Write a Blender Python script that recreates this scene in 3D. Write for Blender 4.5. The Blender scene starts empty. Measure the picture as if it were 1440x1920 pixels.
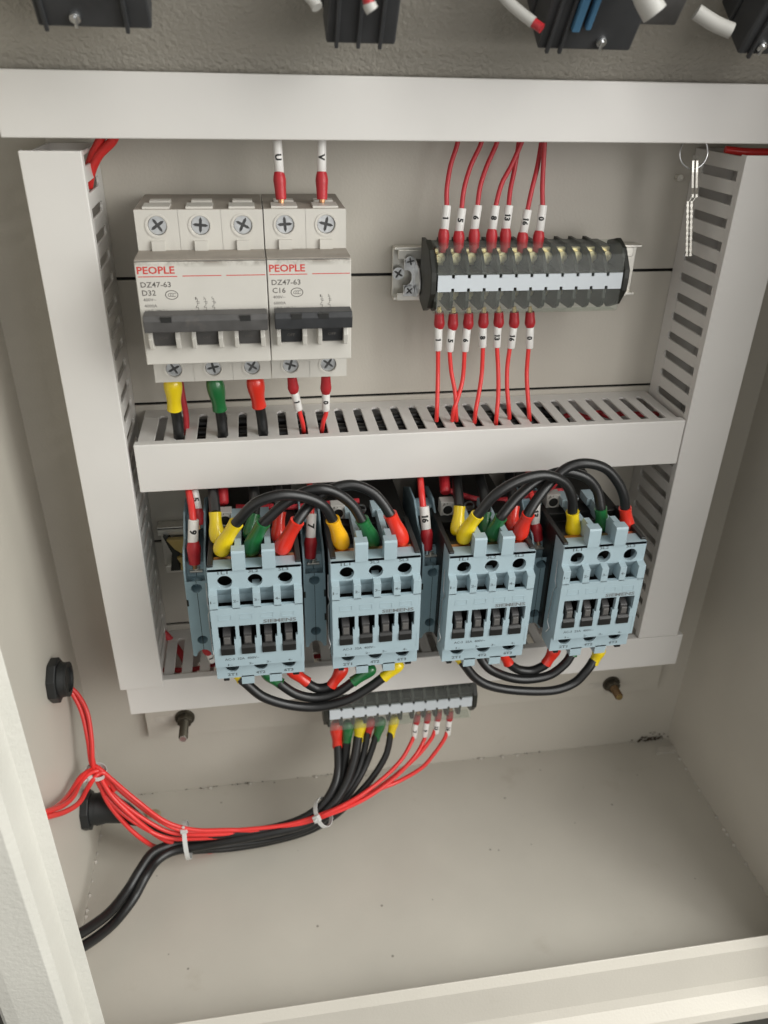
import bpy, bmesh, math, random
from mathutils import Vector, Matrix
random.seed(7)
scene = bpy.context.scene
C = scene.collection
MM = 0.001          # everything below is written in millimetres
# ------------------------------------------------------------------ camera
cam = bpy.data.cameras.new('camera'); cam_ob = bpy.data.objects.new('camera', cam); C.objects.link(cam_ob)
cam.sensor_fit = 'VERTICAL'; cam.sensor_height = 24.0; cam.lens = 24.0*1484.1/1920
cam.clip_start = 0.01; cam.clip_end = 50
rot = Matrix(((0.987668, 0.059603, -0.144774), (-0.155323, 0.48917, -0.858247), (0.019665, 0.87015, 0.492395)))
cam_ob.matrix_world = Matrix.Translation((0, -0.417, 0)) @ rot.to_4x4()
cam.dof.use_dof = True; cam.dof.focus_distance = 0.385; cam.dof.aperture_fstop = 7.5
scene.camera = cam_ob
# ------------------------------------------------------------------ light
w = bpy.data.worlds.new('World'); scene.world = w; w.use_nodes = True
w.node_tree.nodes['Background'].inputs[0].default_value = (0.985, 0.985, 0.95, 1)
w.node_tree.nodes['Background'].inputs[1].default_value = 0.56
def area(name, loc, target, size, power, col, sy=None):
    l = bpy.data.lights.new(name, 'AREA'); l.shape = 'RECTANGLE' if sy else 'SQUARE'; l.size = size*MM
    if sy: l.size_y = sy*MM
    l.energy = power; l.color = col
    o = bpy.data.objects.new(name, l); C.objects.link(o); o.location = Vector(loc)*MM
    o.rotation_euler = (Vector(target)-Vector(loc)).to_track_quat('-Z', 'Y').to_euler()
    return o
area('window_light', (900, -560, 200), (-110, -110, -380), 700, 9.5, (0.975, 1.0, 0.965), 700)
area('high_right_fill', (600, -600, 700), (-60, -100, -460), 600, 4.6, (1.0, 0.985, 0.96), 600)  # added fill from high right, no window known there
area('right_front_fill', (700, -1100, 100), (-60, -60, -300), 700, 5.0, (1.0, 0.97, 0.94), 700)  # added fill from the right front, raised to brighten the lower left
area('left_front_fill', (-800, -1000, 0), (60, 0, -260), 700, 1.0, (1.0, 0.97, 0.94), 700)  # unseen weak fill added at the left front to balance brightness
scene.view_settings.view_transform = 'Standard'; scene.view_settings.look = 'None'
scene.view_settings.exposure = 0.12; scene.view_settings.gamma = 1.0

# ------------------------------------------------------------------ materials
MATS = {}
def mat(name, col, rough=0.45, metal=0.0, bump=0.0, bscale=900, var=0.0, vscale=40, coat=0.0, spec=0.5, dirt=None, trans=0.0, specks=0.0, edge=None):
    m = bpy.data.materials.new(name); m.use_nodes = True; MATS[name] = m
    nt = m.node_tree; b = nt.nodes['Principled BSDF']; N = nt.nodes.new; Lk = nt.links.new
    b.inputs['Base Color'].default_value = (*col, 1); b.inputs['Roughness'].default_value = rough
    b.inputs['Metallic'].default_value = metal; b.inputs['Coat Weight'].default_value = coat
    b.inputs['Specular IOR Level'].default_value = spec; b.inputs['Transmission Weight'].default_value = trans
    tc = N('ShaderNodeTexCoord'); last = None
    if var or dirt or specks:
        rgb = N('ShaderNodeRGB'); rgb.outputs[0].default_value = (*col, 1); last = rgb.outputs[0]
    if var:
        n = N('ShaderNodeTexNoise'); n.inputs['Scale'].default_value = vscale; n.inputs['Detail'].default_value = 6
        Lk(tc.outputs['Object'], n.inputs['Vector'])
        r = N('ShaderNodeMapRange'); r.inputs[1].default_value = .3; r.inputs[2].default_value = .7
        r.inputs[3].default_value = 1-var; r.inputs[4].default_value = 1+var; Lk(n.outputs[0], r.inputs[0])
        mx = N('ShaderNodeVectorMath'); mx.operation = 'SCALE'; Lk(last, mx.inputs[0]); Lk(r.outputs[0], mx.inputs['Scale']); last = mx.outputs[0]
        r2 = N('ShaderNodeMapRange'); r2.inputs[3].default_value = max(0.02, rough-.08); r2.inputs[4].default_value = rough+.1
        Lk(n.outputs[0], r2.inputs[0]); Lk(r2.outputs[0], b.inputs['Roughness'])
    if dirt:   # (colour, scale, threshold, amount) smudges with a shape of their own
        n = N('ShaderNodeTexNoise'); n.inputs['Scale'].default_value = dirt[1]; n.inputs['Detail'].default_value = 9; n.inputs['Roughness'].default_value = .65
        Lk(tc.outputs['Object'], n.inputs['Vector'])
        r = N('ShaderNodeMapRange'); r.inputs[1].default_value = dirt[2]; r.inputs[2].default_value = dirt[2]+.14
        r.inputs[4].default_value = dirt[3]; Lk(n.outputs[0], r.inputs[0])
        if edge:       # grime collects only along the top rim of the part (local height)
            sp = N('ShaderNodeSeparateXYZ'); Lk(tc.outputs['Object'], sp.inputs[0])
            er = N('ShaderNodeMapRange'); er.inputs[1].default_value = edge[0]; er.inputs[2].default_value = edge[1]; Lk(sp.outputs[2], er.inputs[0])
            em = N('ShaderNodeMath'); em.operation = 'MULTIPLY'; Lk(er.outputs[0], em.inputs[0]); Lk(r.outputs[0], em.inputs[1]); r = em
        mx = N('ShaderNodeMix'); mx.data_type = 'RGBA'; Lk(r.outputs[0], mx.inputs[0]); Lk(last, mx.inputs[6]); mx.inputs[7].default_value = (*dirt[0], 1); last = mx.outputs[2]
    if specks:
        v = N('ShaderNodeTexVoronoi'); v.inputs['Scale'].default_value = 62; Lk(tc.outputs['Object'], v.inputs['Vector'])
        n = N('ShaderNodeTexNoise'); n.inputs['Scale'].default_value = 30; Lk(tc.outputs['Object'], n.inputs['Vector'])
        r = N('ShaderNodeMapRange'); r.inputs[1].default_value = .04; r.inputs[2].default_value = .06; r.inputs[3].default_value = specks; r.inputs[4].default_value = 0
        Lk(v.outputs['Distance'], r.inputs[0])
        g = N('ShaderNodeMath'); g.operation = 'GREATER_THAN'; g.inputs[1].default_value = .46; Lk(n.outputs[0], g.inputs[0])
        mu = N('ShaderNodeMath'); mu.operation = 'MULTIPLY'; Lk(r.outputs[0], mu.inputs[0]); Lk(g.outputs[0], mu.inputs[1])
        mx = N('ShaderNodeMix'); mx.data_type = 'RGBA'; Lk(mu.outputs[0], mx.inputs[0]); Lk(last, mx.inputs[6]); mx.inputs[7].default_value = (.05, .04, .03, 1); last = mx.outputs[2]
    if last: Lk(last, b.inputs['Base Color'])
    if bump:
        n = N('ShaderNodeTexNoise'); n.inputs['Scale'].default_value = bscale; n.inputs['Detail'].default_value = 2
        Lk(tc.outputs['Object'], n.inputs['Vector'])
        bp = N('ShaderNodeBump'); bp.inputs['Strength'].default_value = bump; bp.inputs['Distance'].default_value = 0.0003
        Lk(n.outputs[0], bp.inputs['Height']); Lk(bp.outputs[0], b.inputs['Normal'])
    return m
mat('paint', (0.51, 0.478, 0.418), .40, bump=.28, bscale=700, var=.04, vscale=14, dirt=((.28, .23, .16), 22, .66, .35))
mat('floor_paint', (0.50, 0.47, 0.412), .34, bump=.22, bscale=700, var=.05, vscale=14, dirt=((.28, .23, .16), 18, .62, .3), specks=.55)
mat('textured_paint', (0.60, 0.585, 0.53), .40, bump=.8, bscale=420, var=.05, vscale=20)
mat('hammered_paint', (0.32, 0.30, 0.26), .2, bump=2.5, bscale=520, var=.06, vscale=20, coat=.4)
mat('weld', (0.48, 0.45, 0.40), .35, bump=.6, bscale=300, var=.15, vscale=90)
mat('sealant', (0.36, 0.30, 0.19), .5, bump=.4, bscale=300, var=.1)
mat('rust', (0.05, 0.035, 0.02), .8, bump=.6, bscale=600, var=.4, vscale=200)
mat('duct', (0.66, 0.64, 0.61), .34, bump=.04, bscale=500, var=.03, vscale=18, dirt=((.38, .34, .29), 34, .66, .22))
mat('breaker_white', (0.56, 0.537, 0.49), .42, bump=.05, bscale=1500, var=.04, vscale=60, dirt=((.22, .17, .11), 90, .67, .45))
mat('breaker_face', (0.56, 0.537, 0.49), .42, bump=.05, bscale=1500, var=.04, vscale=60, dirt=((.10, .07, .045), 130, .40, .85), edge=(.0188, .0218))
mat('breaker_dust_shade', (0.30, 0.265, 0.225), .6, bump=.1, bscale=1500, var=.12, vscale=90, dirt=((.12, .09, .06), 120, .62, .6))  # dust tone, made darker to stand in for shade on upward faces
mat('handle_grey', (0.075, 0.072, 0.07), .5, var=.2, vscale=120, dirt=((.2, .17, .14), 80, .6, .35))
mat('handle_dark', (0.032, 0.033, 0.035), .45, var=.2, vscale=120, dirt=((.12, .11, .09), 90, .64, .25))
mat('black_plastic', (0.013, 0.013, 0.012), .42, var=.2, vscale=100, bump=.05)
mat('switch_hazy_black', (0.035, 0.036, 0.038), .5, var=.2, vscale=80)  # black plastic greyed, haze over the top strip put into the colour
mat('rubber', (0.012, 0.013, 0.013), .5, var=.2, vscale=60, bump=.1, bscale=400)
mat('terminal_black', (0.016, 0.017, 0.013), .45, var=.2, vscale=150)
mat('contactor_blue', (0.335, 0.43, 0.468), .48, bump=.05, bscale=1200, var=.03, vscale=80)
mat('aux_blue', (0.29, 0.41, 0.46), .45, bump=.05, bscale=1200, var=.05, vscale=80)
mat('slider_grey', (0.04, 0.038, 0.038), .35, var=.1, vscale=200)
mat('slider_face', (0.11, 0.105, 0.10), .22, var=.1, vscale=200)
mat('silver', (0.78, 0.79, 0.80), .3, metal=1, bump=.2, bscale=900, var=.1, vscale=300)
mat('bright_zinc', (0.80, 0.78, 0.72), .35, metal=.85, bump=.15, bscale=600, var=.08, vscale=100)
mat('dark_steel', (0.12, 0.12, 0.12), .4, metal=1, var=.2, vscale=200)
mat('brass', (0.52, 0.38, 0.17), .35, metal=1, bump=.3, bscale=700, var=.15, vscale=200)
mat('gold_nickel', (0.92, 0.80, 0.52), .3, metal=1, var=.15, vscale=300)
mat('copper', (0.62, 0.33, 0.18), .35, metal=1, bump=.6, bscale=1800)
mat('old_brass', (0.16, 0.10, 0.05), .5, metal=.8, bump=.6, bscale=500, var=.3, vscale=200)
mat('dark_nut', (0.09, 0.08, 0.06), .5, metal=.7, bump=.3, var=.3, vscale=200)
mat('label_white', (0.56, 0.60, 0.63), .5, var=.02)
mat('grey_terminal', (0.45, 0.44, 0.41), .45, var=.04)
mat('red_wire', (0.70, 0.034, 0.030), .38, var=.05, vscale=60, coat=.15)
mat('crimson_wire', (0.50, 0.035, 0.045), .4, var=.06, vscale=60)
mat('red_sleeve', (0.42, 0.018, 0.025), .42, bump=.4, bscale=700, var=.12, vscale=200)
mat('red_boot', (0.68, 0.03, 0.015), .3, bump=.35, bscale=380, var=.06, vscale=90, coat=.4)
mat('yellow_boot', (0.78, 0.58, 0.01), .3, bump=.35, bscale=380, var=.06, vscale=90, coat=.4)
mat('amber_boot', (0.84, 0.43, 0.01), .3, bump=.35, bscale=380, var=.06, vscale=90, coat=.4)
mat('green_boot', (0.012, 0.13, 0.035), .3, bump=.35, bscale=380, var=.08, vscale=90, coat=.4)
mat('black_cable', (0.010, 0.010, 0.010), .36, bump=.06, bscale=400, var=.1, vscale=60)
mat('marker_white', (0.74, 0.72, 0.69), .4, var=.03, vscale=200)
mat('ink', (0.012, 0.012, 0.012), .6)
mat('ink_grey', (0.12, 0.11, 0.10), .6)
mat('ink_faint', (0.10, 0.12, 0.13), .6)
mat('ink_siemens', (0.17, 0.185, 0.19), .5)
mat('ink_red', (0.55, 0.05, 0.04), .5)
mat('tie_white', (0.70, 0.70, 0.68), .35, trans=.2)
mat('blue_plastic', (0.06, 0.16, 0.27), .4)
mat('amber_plastic', (0.5, 0.36, 0.12), .45)
mat('outer_ground', (0.035, 0.032, 0.025), .8, bump=.3, bscale=30, var=.3, vscale=8)
def clear_mat():
    m = bpy.data.materials.new('clear_cover'); m.use_nodes = True; MATS['clear_cover'] = m
    nt = m.node_tree; nt.nodes.clear(); N = nt.nodes.new
    o = N('ShaderNodeOutputMaterial'); t = N('ShaderNodeBsdfTransparent'); t.inputs[0].default_value = (.93, .95, .93, 1)
    p = N('ShaderNodeBsdfPrincipled'); p.inputs['Base Color'].default_value = (.62, .63, .60, 1); p.inputs['Roughness'].default_value = .06; p.inputs['Specular IOR Level'].default_value = .8
    mx = N('ShaderNodeMixShader'); mx.inputs[0].default_value = .1
    tc = N('ShaderNodeTexCoord'); n = N('ShaderNodeTexNoise'); n.inputs['Scale'].default_value = 60; n.inputs['Detail'].default_value = 4
    r = N('ShaderNodeMapRange'); r.inputs[3].default_value = .03; r.inputs[4].default_value = .10
    nt.links.new(tc.outputs['Object'], n.inputs['Vector']); nt.links.new(n.outputs[0], r.inputs[0]); nt.links.new(r.outputs[0], mx.inputs[0])
    nt.links.new(t.outputs[0], mx.inputs[1]); nt.links.new(p.outputs[0], mx.inputs[2]); nt.links.new(mx.outputs[0], o.inputs[0])
clear_mat()
# breaker face: grime gathers along the top edge of the front plate (a real, shaped stain)

# ------------------------------------------------------------------ mesh builder
class MB:
    def __init__(s): s.v = []; s.f = []
    def add(s, vs, fs):
        b = len(s.v); s.v += [tuple(v) for v in vs]; s.f += [tuple(i+b for i in f) for f in fs]; return s
    def box(s, x0, x1, d0, d1, z0, z1):          # d = distance in front of the mounting panel
        y0, y1 = -d1, -d0
        s.add([(x0,y0,z0),(x1,y0,z0),(x1,y1,z0),(x0,y1,z0),(x0,y0,z1),(x1,y0,z1),(x1,y1,z1),(x0,y1,z1)],
              [(0,3,2,1),(4,5,6,7),(0,1,5,4),(1,2,6,5),(2,3,7,6),(3,0,4,7)]); return s
    def prism(s, poly, axis, a, b):              # poly of 2-D points; axis x: (d,z)  y: (x,z)  z: (x,d)
        n = len(poly)
        def m(p, t):
            if axis == 'x': return (t, -p[0], p[1])
            if axis == 'y': return (p[0], -t, p[1])
            return (p[0], -p[1], t)
        vs = [m(p, a) for p in poly]+[m(p, b) for p in poly]
        fs = [tuple(range(n))[::-1], tuple(range(n, 2*n))]+[(i, (i+1) % n, n+(i+1) % n, n+i) for i in range(n)]
        return s.add(vs, fs)
    def tube(s, path, rad, n=10, cap=True):
        pts = [Vector(p) for p in path]; k = len(pts)
        if not hasattr(rad, '__len__'): rad = [rad]*k
        T = [(pts[min(i+1, k-1)]-pts[max(i-1, 0)]).normalized() for i in range(k)]
        u = T[0].orthogonal().normalized(); vs = []
        for i in range(k):
            u = (u-T[i]*u.dot(T[i])).normalized(); v = T[i].cross(u)
            vs += [pts[i]+(u*math.cos(2*math.pi*j/n)+v*math.sin(2*math.pi*j/n))*rad[i] for j in range(n)]
        fs = [(i*n+j, i*n+(j+1) % n, (i+1)*n+(j+1) % n, (i+1)*n+j) for i in range(k-1) for j in range(n)]
        if cap: fs += [tuple(range(n))[::-1], tuple(range((k-1)*n, k*n))]
        return s.add(vs, fs)
    def cyl(s, p0, p1, r, n=20, r1=None): return s.tube([p0, p1], [r, r if r1 is None else r1], n)
    def ring(s, c, r0, r1, d0, d1, n=28):        # annulus facing the viewer
        vs = []
        for r, d in ((r0, d0), (r1, d0), (r1, d1), (r0, d1)):
            vs += [(c[0]+r*math.cos(2*math.pi*j/n), -d, c[1]+r*math.sin(2*math.pi*j/n)) for j in range(n)]
        fs = [(a*n+j, a*n+(j+1) % n, ((a+1) % 4)*n+(j+1) % n, ((a+1) % 4)*n+j) for a in range(4) for j in range(n)]
        return s.add(vs, fs)
    def hole_cell(s, x0, x1, z0, z1, cx, cz, r, d, depth, n=24):   # front square with a round hole and its bore
        vs = []; k = n//4
        sq = [(x1, z0+(z1-z0)*i/k) for i in range(k)]+[(x1-(x1-x0)*i/k, z1) for i in range(k)]+[(x0, z1-(z1-z0)*i/k) for i in range(k)]+[(x0+(x1-x0)*i/k, z0) for i in range(k)]
        ci = [(cx+r*math.cos(-math.pi/4+2*math.pi*i/n), cz+r*math.sin(-math.pi/4+2*math.pi*i/n)) for i in range(n)]
        vs = [(a, -d, b) for a, b in sq]+[(a, -d, b) for a, b in ci]+[(a, -d+depth, b) for a, b in ci]
        fs = [(i, (i+1) % n, n+(i+1) % n, n+i) for i in range(n)]+[(n+i, n+(i+1) % n, 2*n+(i+1) % n, 2*n+i) for i in range(n)]
        return s.add(vs, fs)
    def grid(s, xs, zs, hole, d0, d1):           # plate between d0 and d1 with rectangular openings: hole(i,j) -> True
        for i in range(len(xs)-1):
            for j in range(len(zs)-1):
                if hole(i, j): continue
                x0, x1, z0, z1 = xs[i], xs[i+1], zs[j], zs[j+1]
                s.add([(x0,-d1,z0),(x1,-d1,z0),(x1,-d1,z1),(x0,-d1,z1)], [(0,1,2,3)])
                def op(a, b): return a < 0 or b < 0 or a >= len(xs)-1 or b >= len(zs)-1 or hole(a, b)
                for (a, b), (p, q) in (((i-1,j),((x0,z1),(x0,z0))), ((i+1,j),((x1,z0),(x1,z1))), ((i,j-1),((x0,z0),(x1,z0))), ((i,j+1),((x1,z1),(x0,z1)))):
                    if op(a, b): s.add([(p[0],-d1,p[1]),(q[0],-d1,q[1]),(q[0],-d0,q[1]),(p[0],-d0,p[1])], [(0,3,2,1)])
        return s
ROOT = {}
def setp(o, **k):
    for a, b in k.items():
        if b is not None: o[a] = b
def thing(name, label, cat, loc=(0, 0, 0), group=None):
    o = bpy.data.objects.new(name, None); C.objects.link(o); o.location = Vector(loc)*MM; o.empty_display_size = .005
    ROOT[o.name] = Vector(loc); setp(o, label=label, category=cat, group=group); return o
def part(name, mb, m, parent=None, smooth=False, bevel=0.0, segs=2, **k):
    org = ROOT[parent.name] if parent else Vector((0, 0, 0))
    me = bpy.data.meshes.new(name); me.from_pydata([(Vector(v)-org)*MM for v in mb.v], [], mb.f); me.update()
    me.materials.append(MATS[m])
    bm = bmesh.new(); bm.from_mesh(me); bmesh.ops.remove_doubles(bm, verts=bm.verts, dist=1e-6)
    bmesh.ops.recalc_face_normals(bm, faces=bm.faces)
    if smooth:
        for f in bm.faces: f.smooth = True
        for e in bm.edges:
            if len(e.link_faces) == 2 and e.calc_face_angle(0) > math.radians(38): e.smooth = False
    bm.to_mesh(me); bm.free()
    o = bpy.data.objects.new(name, me); C.objects.link(o)
    if parent: o.parent = parent
    ROOT[o.name] = org
    if bevel:
        b = o.modifiers.new('bevel', 'BEVEL'); b.width = bevel*MM; b.segments = segs; b.limit_method = 'ANGLE'; b.angle_limit = math.radians(40)
        b.harden_normals = False
    setp(o, **k); return o
def solo(name, mb, m, label, cat, group=None, **kw):
    o = part(name, mb, m, None, **kw); setp(o, label=label, category=cat, group=group); return o
def clone_part(src, parent, off):
    c = src.copy(); C.objects.link(c); c.parent = parent; c.location = Vector(off)*MM; ROOT[c.name] = ROOT[parent.name]; return c
def copy_tree(src, parent=None):
    c = src.copy(); C.objects.link(c); c.parent = parent
    ROOT[c.name] = ROOT[src.name]
    for ch in list(src.children): copy_tree(ch, c)
    return c
def dup(src, loc, label, group=None):
    c = copy_tree(src); c.location = Vector(loc)*MM; c['label'] = label
    if group: c['group'] = group
    for ch in [c]+list(c.children)+[g for h in c.children for g in h.children]: ROOT[ch.name] = Vector(loc)
    return c

# ------------------------------------------------------------------ text
TC = {}
def glyphs(body, bold=0.0, res=2, cut=False):
    key = (body, bold, cut)
    if key in TC: return TC[key]
    cu = bpy.data.curves.new('t', 'FONT'); cu.body = body; cu.size = 1; cu.resolution_u = res; cu.offset = bold
    cu.fill_mode = 'BOTH'
    ob = bpy.data.objects.new('t', cu); C.objects.link(ob)
    dg = bpy.context.evaluated_depsgraph_get(); me = bpy.data.meshes.new_from_object(ob.evaluated_get(dg))
    if cut:      # extra cuts so that the print can follow a round tube
        bm = bmesh.new(); bm.from_mesh(me)
        for q in range(1, 10): bmesh.ops.bisect_plane(bm, geom=bm.verts[:]+bm.edges[:]+bm.faces[:], plane_co=(0, -.06+.085*q, 0), plane_no=(0, 1, 0))
        if body == '1':
            f_ = [bm.verts.new((.2-.14*a, .73-.16*a-.0*b-.1*b, 0)) for a, b in ((0, 0), (1, 0), (1, 1), (0, 1))]; bm.faces.new(f_)
        bm.to_mesh(me); bm.free()
    vs = [(v.co.x, v.co.y) for v in me.vertices]; fs = [tuple(p.vertices) for p in me.polygons]
    bpy.data.objects.remove(ob); bpy.data.curves.remove(cu); bpy.data.meshes.remove(me)
    x0 = min(v[0] for v in vs); x1 = max(v[0] for v in vs); y0 = min(v[1] for v in vs); y1 = max(v[1] for v in vs)
    vs = [((v[0]-x0)/(x1-x0), (v[1]-y0)/(y1-y0)) for v in vs]
    TC[key] = (vs, fs, (x1-x0)/(y1-y0)); return TC[key]
def text_on(mb, body, x, z, w, h, d, bold=0.0, skew=0.0):   # flat print on a face parallel to the panel
    vs, fs, _ = glyphs(body, bold)
    mb.add([(x+v[0]*w+skew*v[1]*h, -d, z+v[1]*h) for v in vs], fs); return mb

# ------------------------------------------------------------------ curves
def smooth_path(pts, n=8):
    P_ = [Vector(p) for p in pts]; out = []
    if len(P_) < 3: return [P_[0].lerp(P_[-1], i/n) for i in range(n+1)]
    for i in range(len(P_)-1):
        p0 = P_[max(i-1, 0)]; p1 = P_[i]; p2 = P_[i+1]; p3 = P_[min(i+2, len(P_)-1)]
        for j in range(n):
            t = j/n
            out.append(0.5*((2*p1)+(-p0+p2)*t+(2*p0-5*p1+4*p2-p3)*t*t+(-p0+3*p1-3*p2+p3)*t**3))
    out.append(P_[-1]); return out
BOOT = [.55, .95, 1.12, 1.18, 1.16, 1.08, .98, .90, .90, .94, .97]
def boot(parent, pts, r, m, name='boot'):          # pts run from the terminal to the cable
    p = smooth_path(pts, 10 if len(pts) < 3 else 5*2//(len(pts)-1)+2)
    k = len(p)-1; rr = [r*(lambda t: BOOT[int(t)]*(1-t % 1)+BOOT[min(int(t)+1, 10)]*(t % 1))(i/k*10*.999) for i in range(k+1)]
    mb = MB(); mb.tube(p, rr, 18)
    return part(name, mb, m, parent, smooth=True)
def cable(parent, pts, r, m, name='cable', n=8, sides=12):
    mb = MB(); mb.tube(smooth_path(pts, n), r, sides); return part(name, mb, m, parent, smooth=True)
def marker(parent, p0, p1, r, body, flip=False):   # white printed tube, text reading along it
    a = Vector(p0); b = Vector(p1); ax = (b-a).normalized()
    mb = MB(); mb.tube([a, a+ax*.2, b-ax*.2, b], [r*.93, r, r, r*.93], 18)
    mk = part('marker', mb, 'marker_white', parent, smooth=True)
    eye = Vector((0, -417, 0)); mid = (a+b)/2; nrm = (eye-mid); nrm = (nrm-ax*nrm.dot(ax)).normalized(); side = nrm.cross(ax)
    h = r*1.45; t = MB(); off = 0
    chars = body
    W = sum(glyphs(c, .05, 2, True)[2]*h for c in chars)+.35*(len(chars)-1)
    pos = -W/2
    for c in chars:
        vs, fs, asp = glyphs(c, .05, 2, True); wch = asp*h
        out = []
        for v in vs:
            tx = pos+v[0]*wch; th = (v[1]-.5)*h/r
            out.append(mid+ax*tx+(side*math.sin(th)+nrm*math.cos(th))*(r+.05))
        t.add(out, fs); pos += wch+.35
    part('lettering', t, 'ink', mk)
    return mk

# ================================================================== SETTING
g = MB(); g.box(-3000, 3000, -1500, 3000, -1002, -1000)
part('ground', g, 'outer_ground', kind='structure')
XL, XR, YB, ZF = -128.3, 306.8, -6.0, -468.0
cab = thing('electrical_cabinet', 'open beige painted steel cabinet that holds all the ducts, breakers and wiring', 'cabinet', (90, 0, ZF))
m = MB(); m.box(XL-1.5, XR+1.5, YB-1.5, YB, ZF-1.5, 260); part('back_wall', m, 'paint', cab)
m = MB(); m.box(XL, XR, YB, 176, ZF-1.5, ZF); part('floor_panel', m, 'floor_paint', cab)
m = MB(); m.box(XL-1.5, XL, YB, 186, ZF-1.5, 260); part('side_wall', m, 'paint', cab)
m = MB(); m.box(XR, XR+1.5, YB, 186, ZF-1.5, 260); part('side_wall', m, 'paint', cab)
m = MB(); m.box(XL-1.5, XR+1.5, YB-1.5, 190, 260, 262); part('top_panel', m, 'paint', cab)
# rolled front frame: (offset inwards from the wall, d)
lip = [(0, 168), (28, 169.5), (28.3, 170.2), (22.4, 173.0), (21.0, 187), (18.2, 190), (0, 190.6), (-6, 190), (-9, 187), (-9.6, 182), (-4, 180), (-1.5, 168)]
def frame(mapf, a, b, name):
    m = MB(); n = len(lip); vs = [mapf(o, d, a) for o, d in lip]+[mapf(o, d, b) for o, d in lip]
    m.add(vs, [tuple(range(n)), tuple(range(n, 2*n))]+[(i, (i+1) % n, n+(i+1) % n, n+i) for i in range(n)])
    part(name, m, 'textured_paint', cab, bevel=1.1, segs=3)
frame(lambda o, d, t: (XL+o, -d, t), -487.4, 260, 'front_frame')
frame(lambda o, d, t: (XR-o+8, -d, t), -487.3, 260, 'front_frame')
lipb = [(0, 168), (19.6, 170), (19.9, 170.8), (14.3, 174), (-9, 178.5), (-15, 181), (-22, 188), (-26, 190), (-34, 190), (-35, 187), (-24, 181), (-1.5, 168)]
m = MB(); n = len(lipb)
m.add([(XL+2, -d, ZF+o) for o, d in lipb]+[(XR+6, -d, ZF+o) for o, d in lipb], [tuple(range(n)), tuple(range(n, 2*n))]+[(i, (i+1) % n, n+(i+1) % n, n+i) for i in range(n)])
part('front_frame', m, 'paint', cab, bevel=.8, segs=3)
# weld dabs along floor seams
m = MB()
for i in range(30):
    x = XL+8+i*14.3+random.uniform(-6, 6)
    r = random.choice([.35, .5, .6, 1.1]); c = Vector((x, -YB-1-r*.3, ZF+.3))
    m.tube([c+Vector((-r*1.6, 0, 0)), c+Vector((-r*.8, 0, .2)), c, c+Vector((r, 0, 0)), c+Vector((r*1.8, 0, 0))], [.1, r*.8, r, r*.7, .1], 7)
for i in range(22):
    y = -8-i*8+random.uniform(-3, 3); r = random.choice([.6, .8, 1.3]); c = Vector((XR-.6, y, ZF+.3))
    m.tube([c+Vector((0, -r*1.6, 0)), c, c+Vector((0, r*1.6, 0))], [.1, r, .1], 7)
    c = Vector((XL+.6, y, ZF+.3)); m.tube([c+Vector((0, -r*1.6, 0)), c, c+Vector((0, r*1.6, 0))], [.1, r, .1], 7)
part('weld_bead', m, 'weld', cab, smooth=True, kind='stuff')
m = MB()
for i in range(34):
    cx, cz = random.choice([(-60, 0), (-40, 0), (-25, 0), (40, 0), (-95, 0), (20, 0), (190, 0), (150, 0)])
    x = cx+random.uniform(-14, 14); r = random.uniform(.12, .42)
    m.tube([(x-r*2, -YB-.6, ZF+random.uniform(.2, 1.4)), (x, -YB-.9, ZF+random.uniform(.3, 1.6)), (x+r*2, -YB-.6, ZF+.6)], [.1, r, .1], 6)
for i in range(60):
    x = 290+random.gauss(0, 6.5); r = random.uniform(.3, .9); z = ZF+abs(random.gauss(0, 3.2))
    m.tube([(x-r*1.5, -YB-.6, z), (x, -YB-1.2, z+.5), (x+r*1.5, -YB-.6, z)], [.1, r, .1], 7)
part('rust_spots', m, 'rust', cab, smooth=True, kind='stuff')
c0 = (300.6,-6.9,-466.0)
m = MB(); m.prism([(c0[0]-11, -c0[1]+3), (c0[0]+10, -c0[1]+3.2), (c0[0]+9.5, -c0[1]-3), (c0[0]-6, -c0[1]-3.5)], 'z', ZF+.1, ZF+2.2)
solo('paint_flake', m, 'weld', 'pale flat scrap lying in the back right corner of the cabinet floor', 'scrap')

# ------------------------------------------------------------------ mounting panel
mp = thing('backplate', 'beige steel backplate behind the wiring ducts, split by thin black horizontal gaps', 'backplate', (96, 0, -408))
bands = [(-408, -312.4), (-310.9, -250.8), (-249.2, -163.6), (-162.1, -96.8), (-95.2, 60)]
for z0, z1 in bands:
    m = MB(); m.box(-90.2, 283, -1.6, 0, z0, z1); part('panel_board', m, 'paint', mp, bevel=.25)
m = MB(); m.box(-88, 281, -4.5, -3.2, -340, 58); part('backing_sheet', m, 'black_plastic', mp)
def pill(cx, cz, L, r, d0, d1, a=0):
    pts = []
    for i in range(9): t = math.pi/2+math.pi*i/8; pts.append((-L/2+r*math.cos(t), r*math.sin(t)))
    for i in range(9): t = -math.pi/2+math.pi*i/8; pts.append((L/2+r*math.cos(t), r*math.sin(t)))
    ca, sa = math.cos(a), math.sin(a)
    return [(cx+x*ca-y*sa, cz+x*sa+y*ca) for x, y in pts]
for cx, cz, s in ((-74, -391.5, 1), (236, -398.5, 2)):
    m = MB(); m.prism(pill(cx, cz, 16, 2.6, 0, 0), 'y', -.5, .15); part('slot', m, 'weld', mp)
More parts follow.
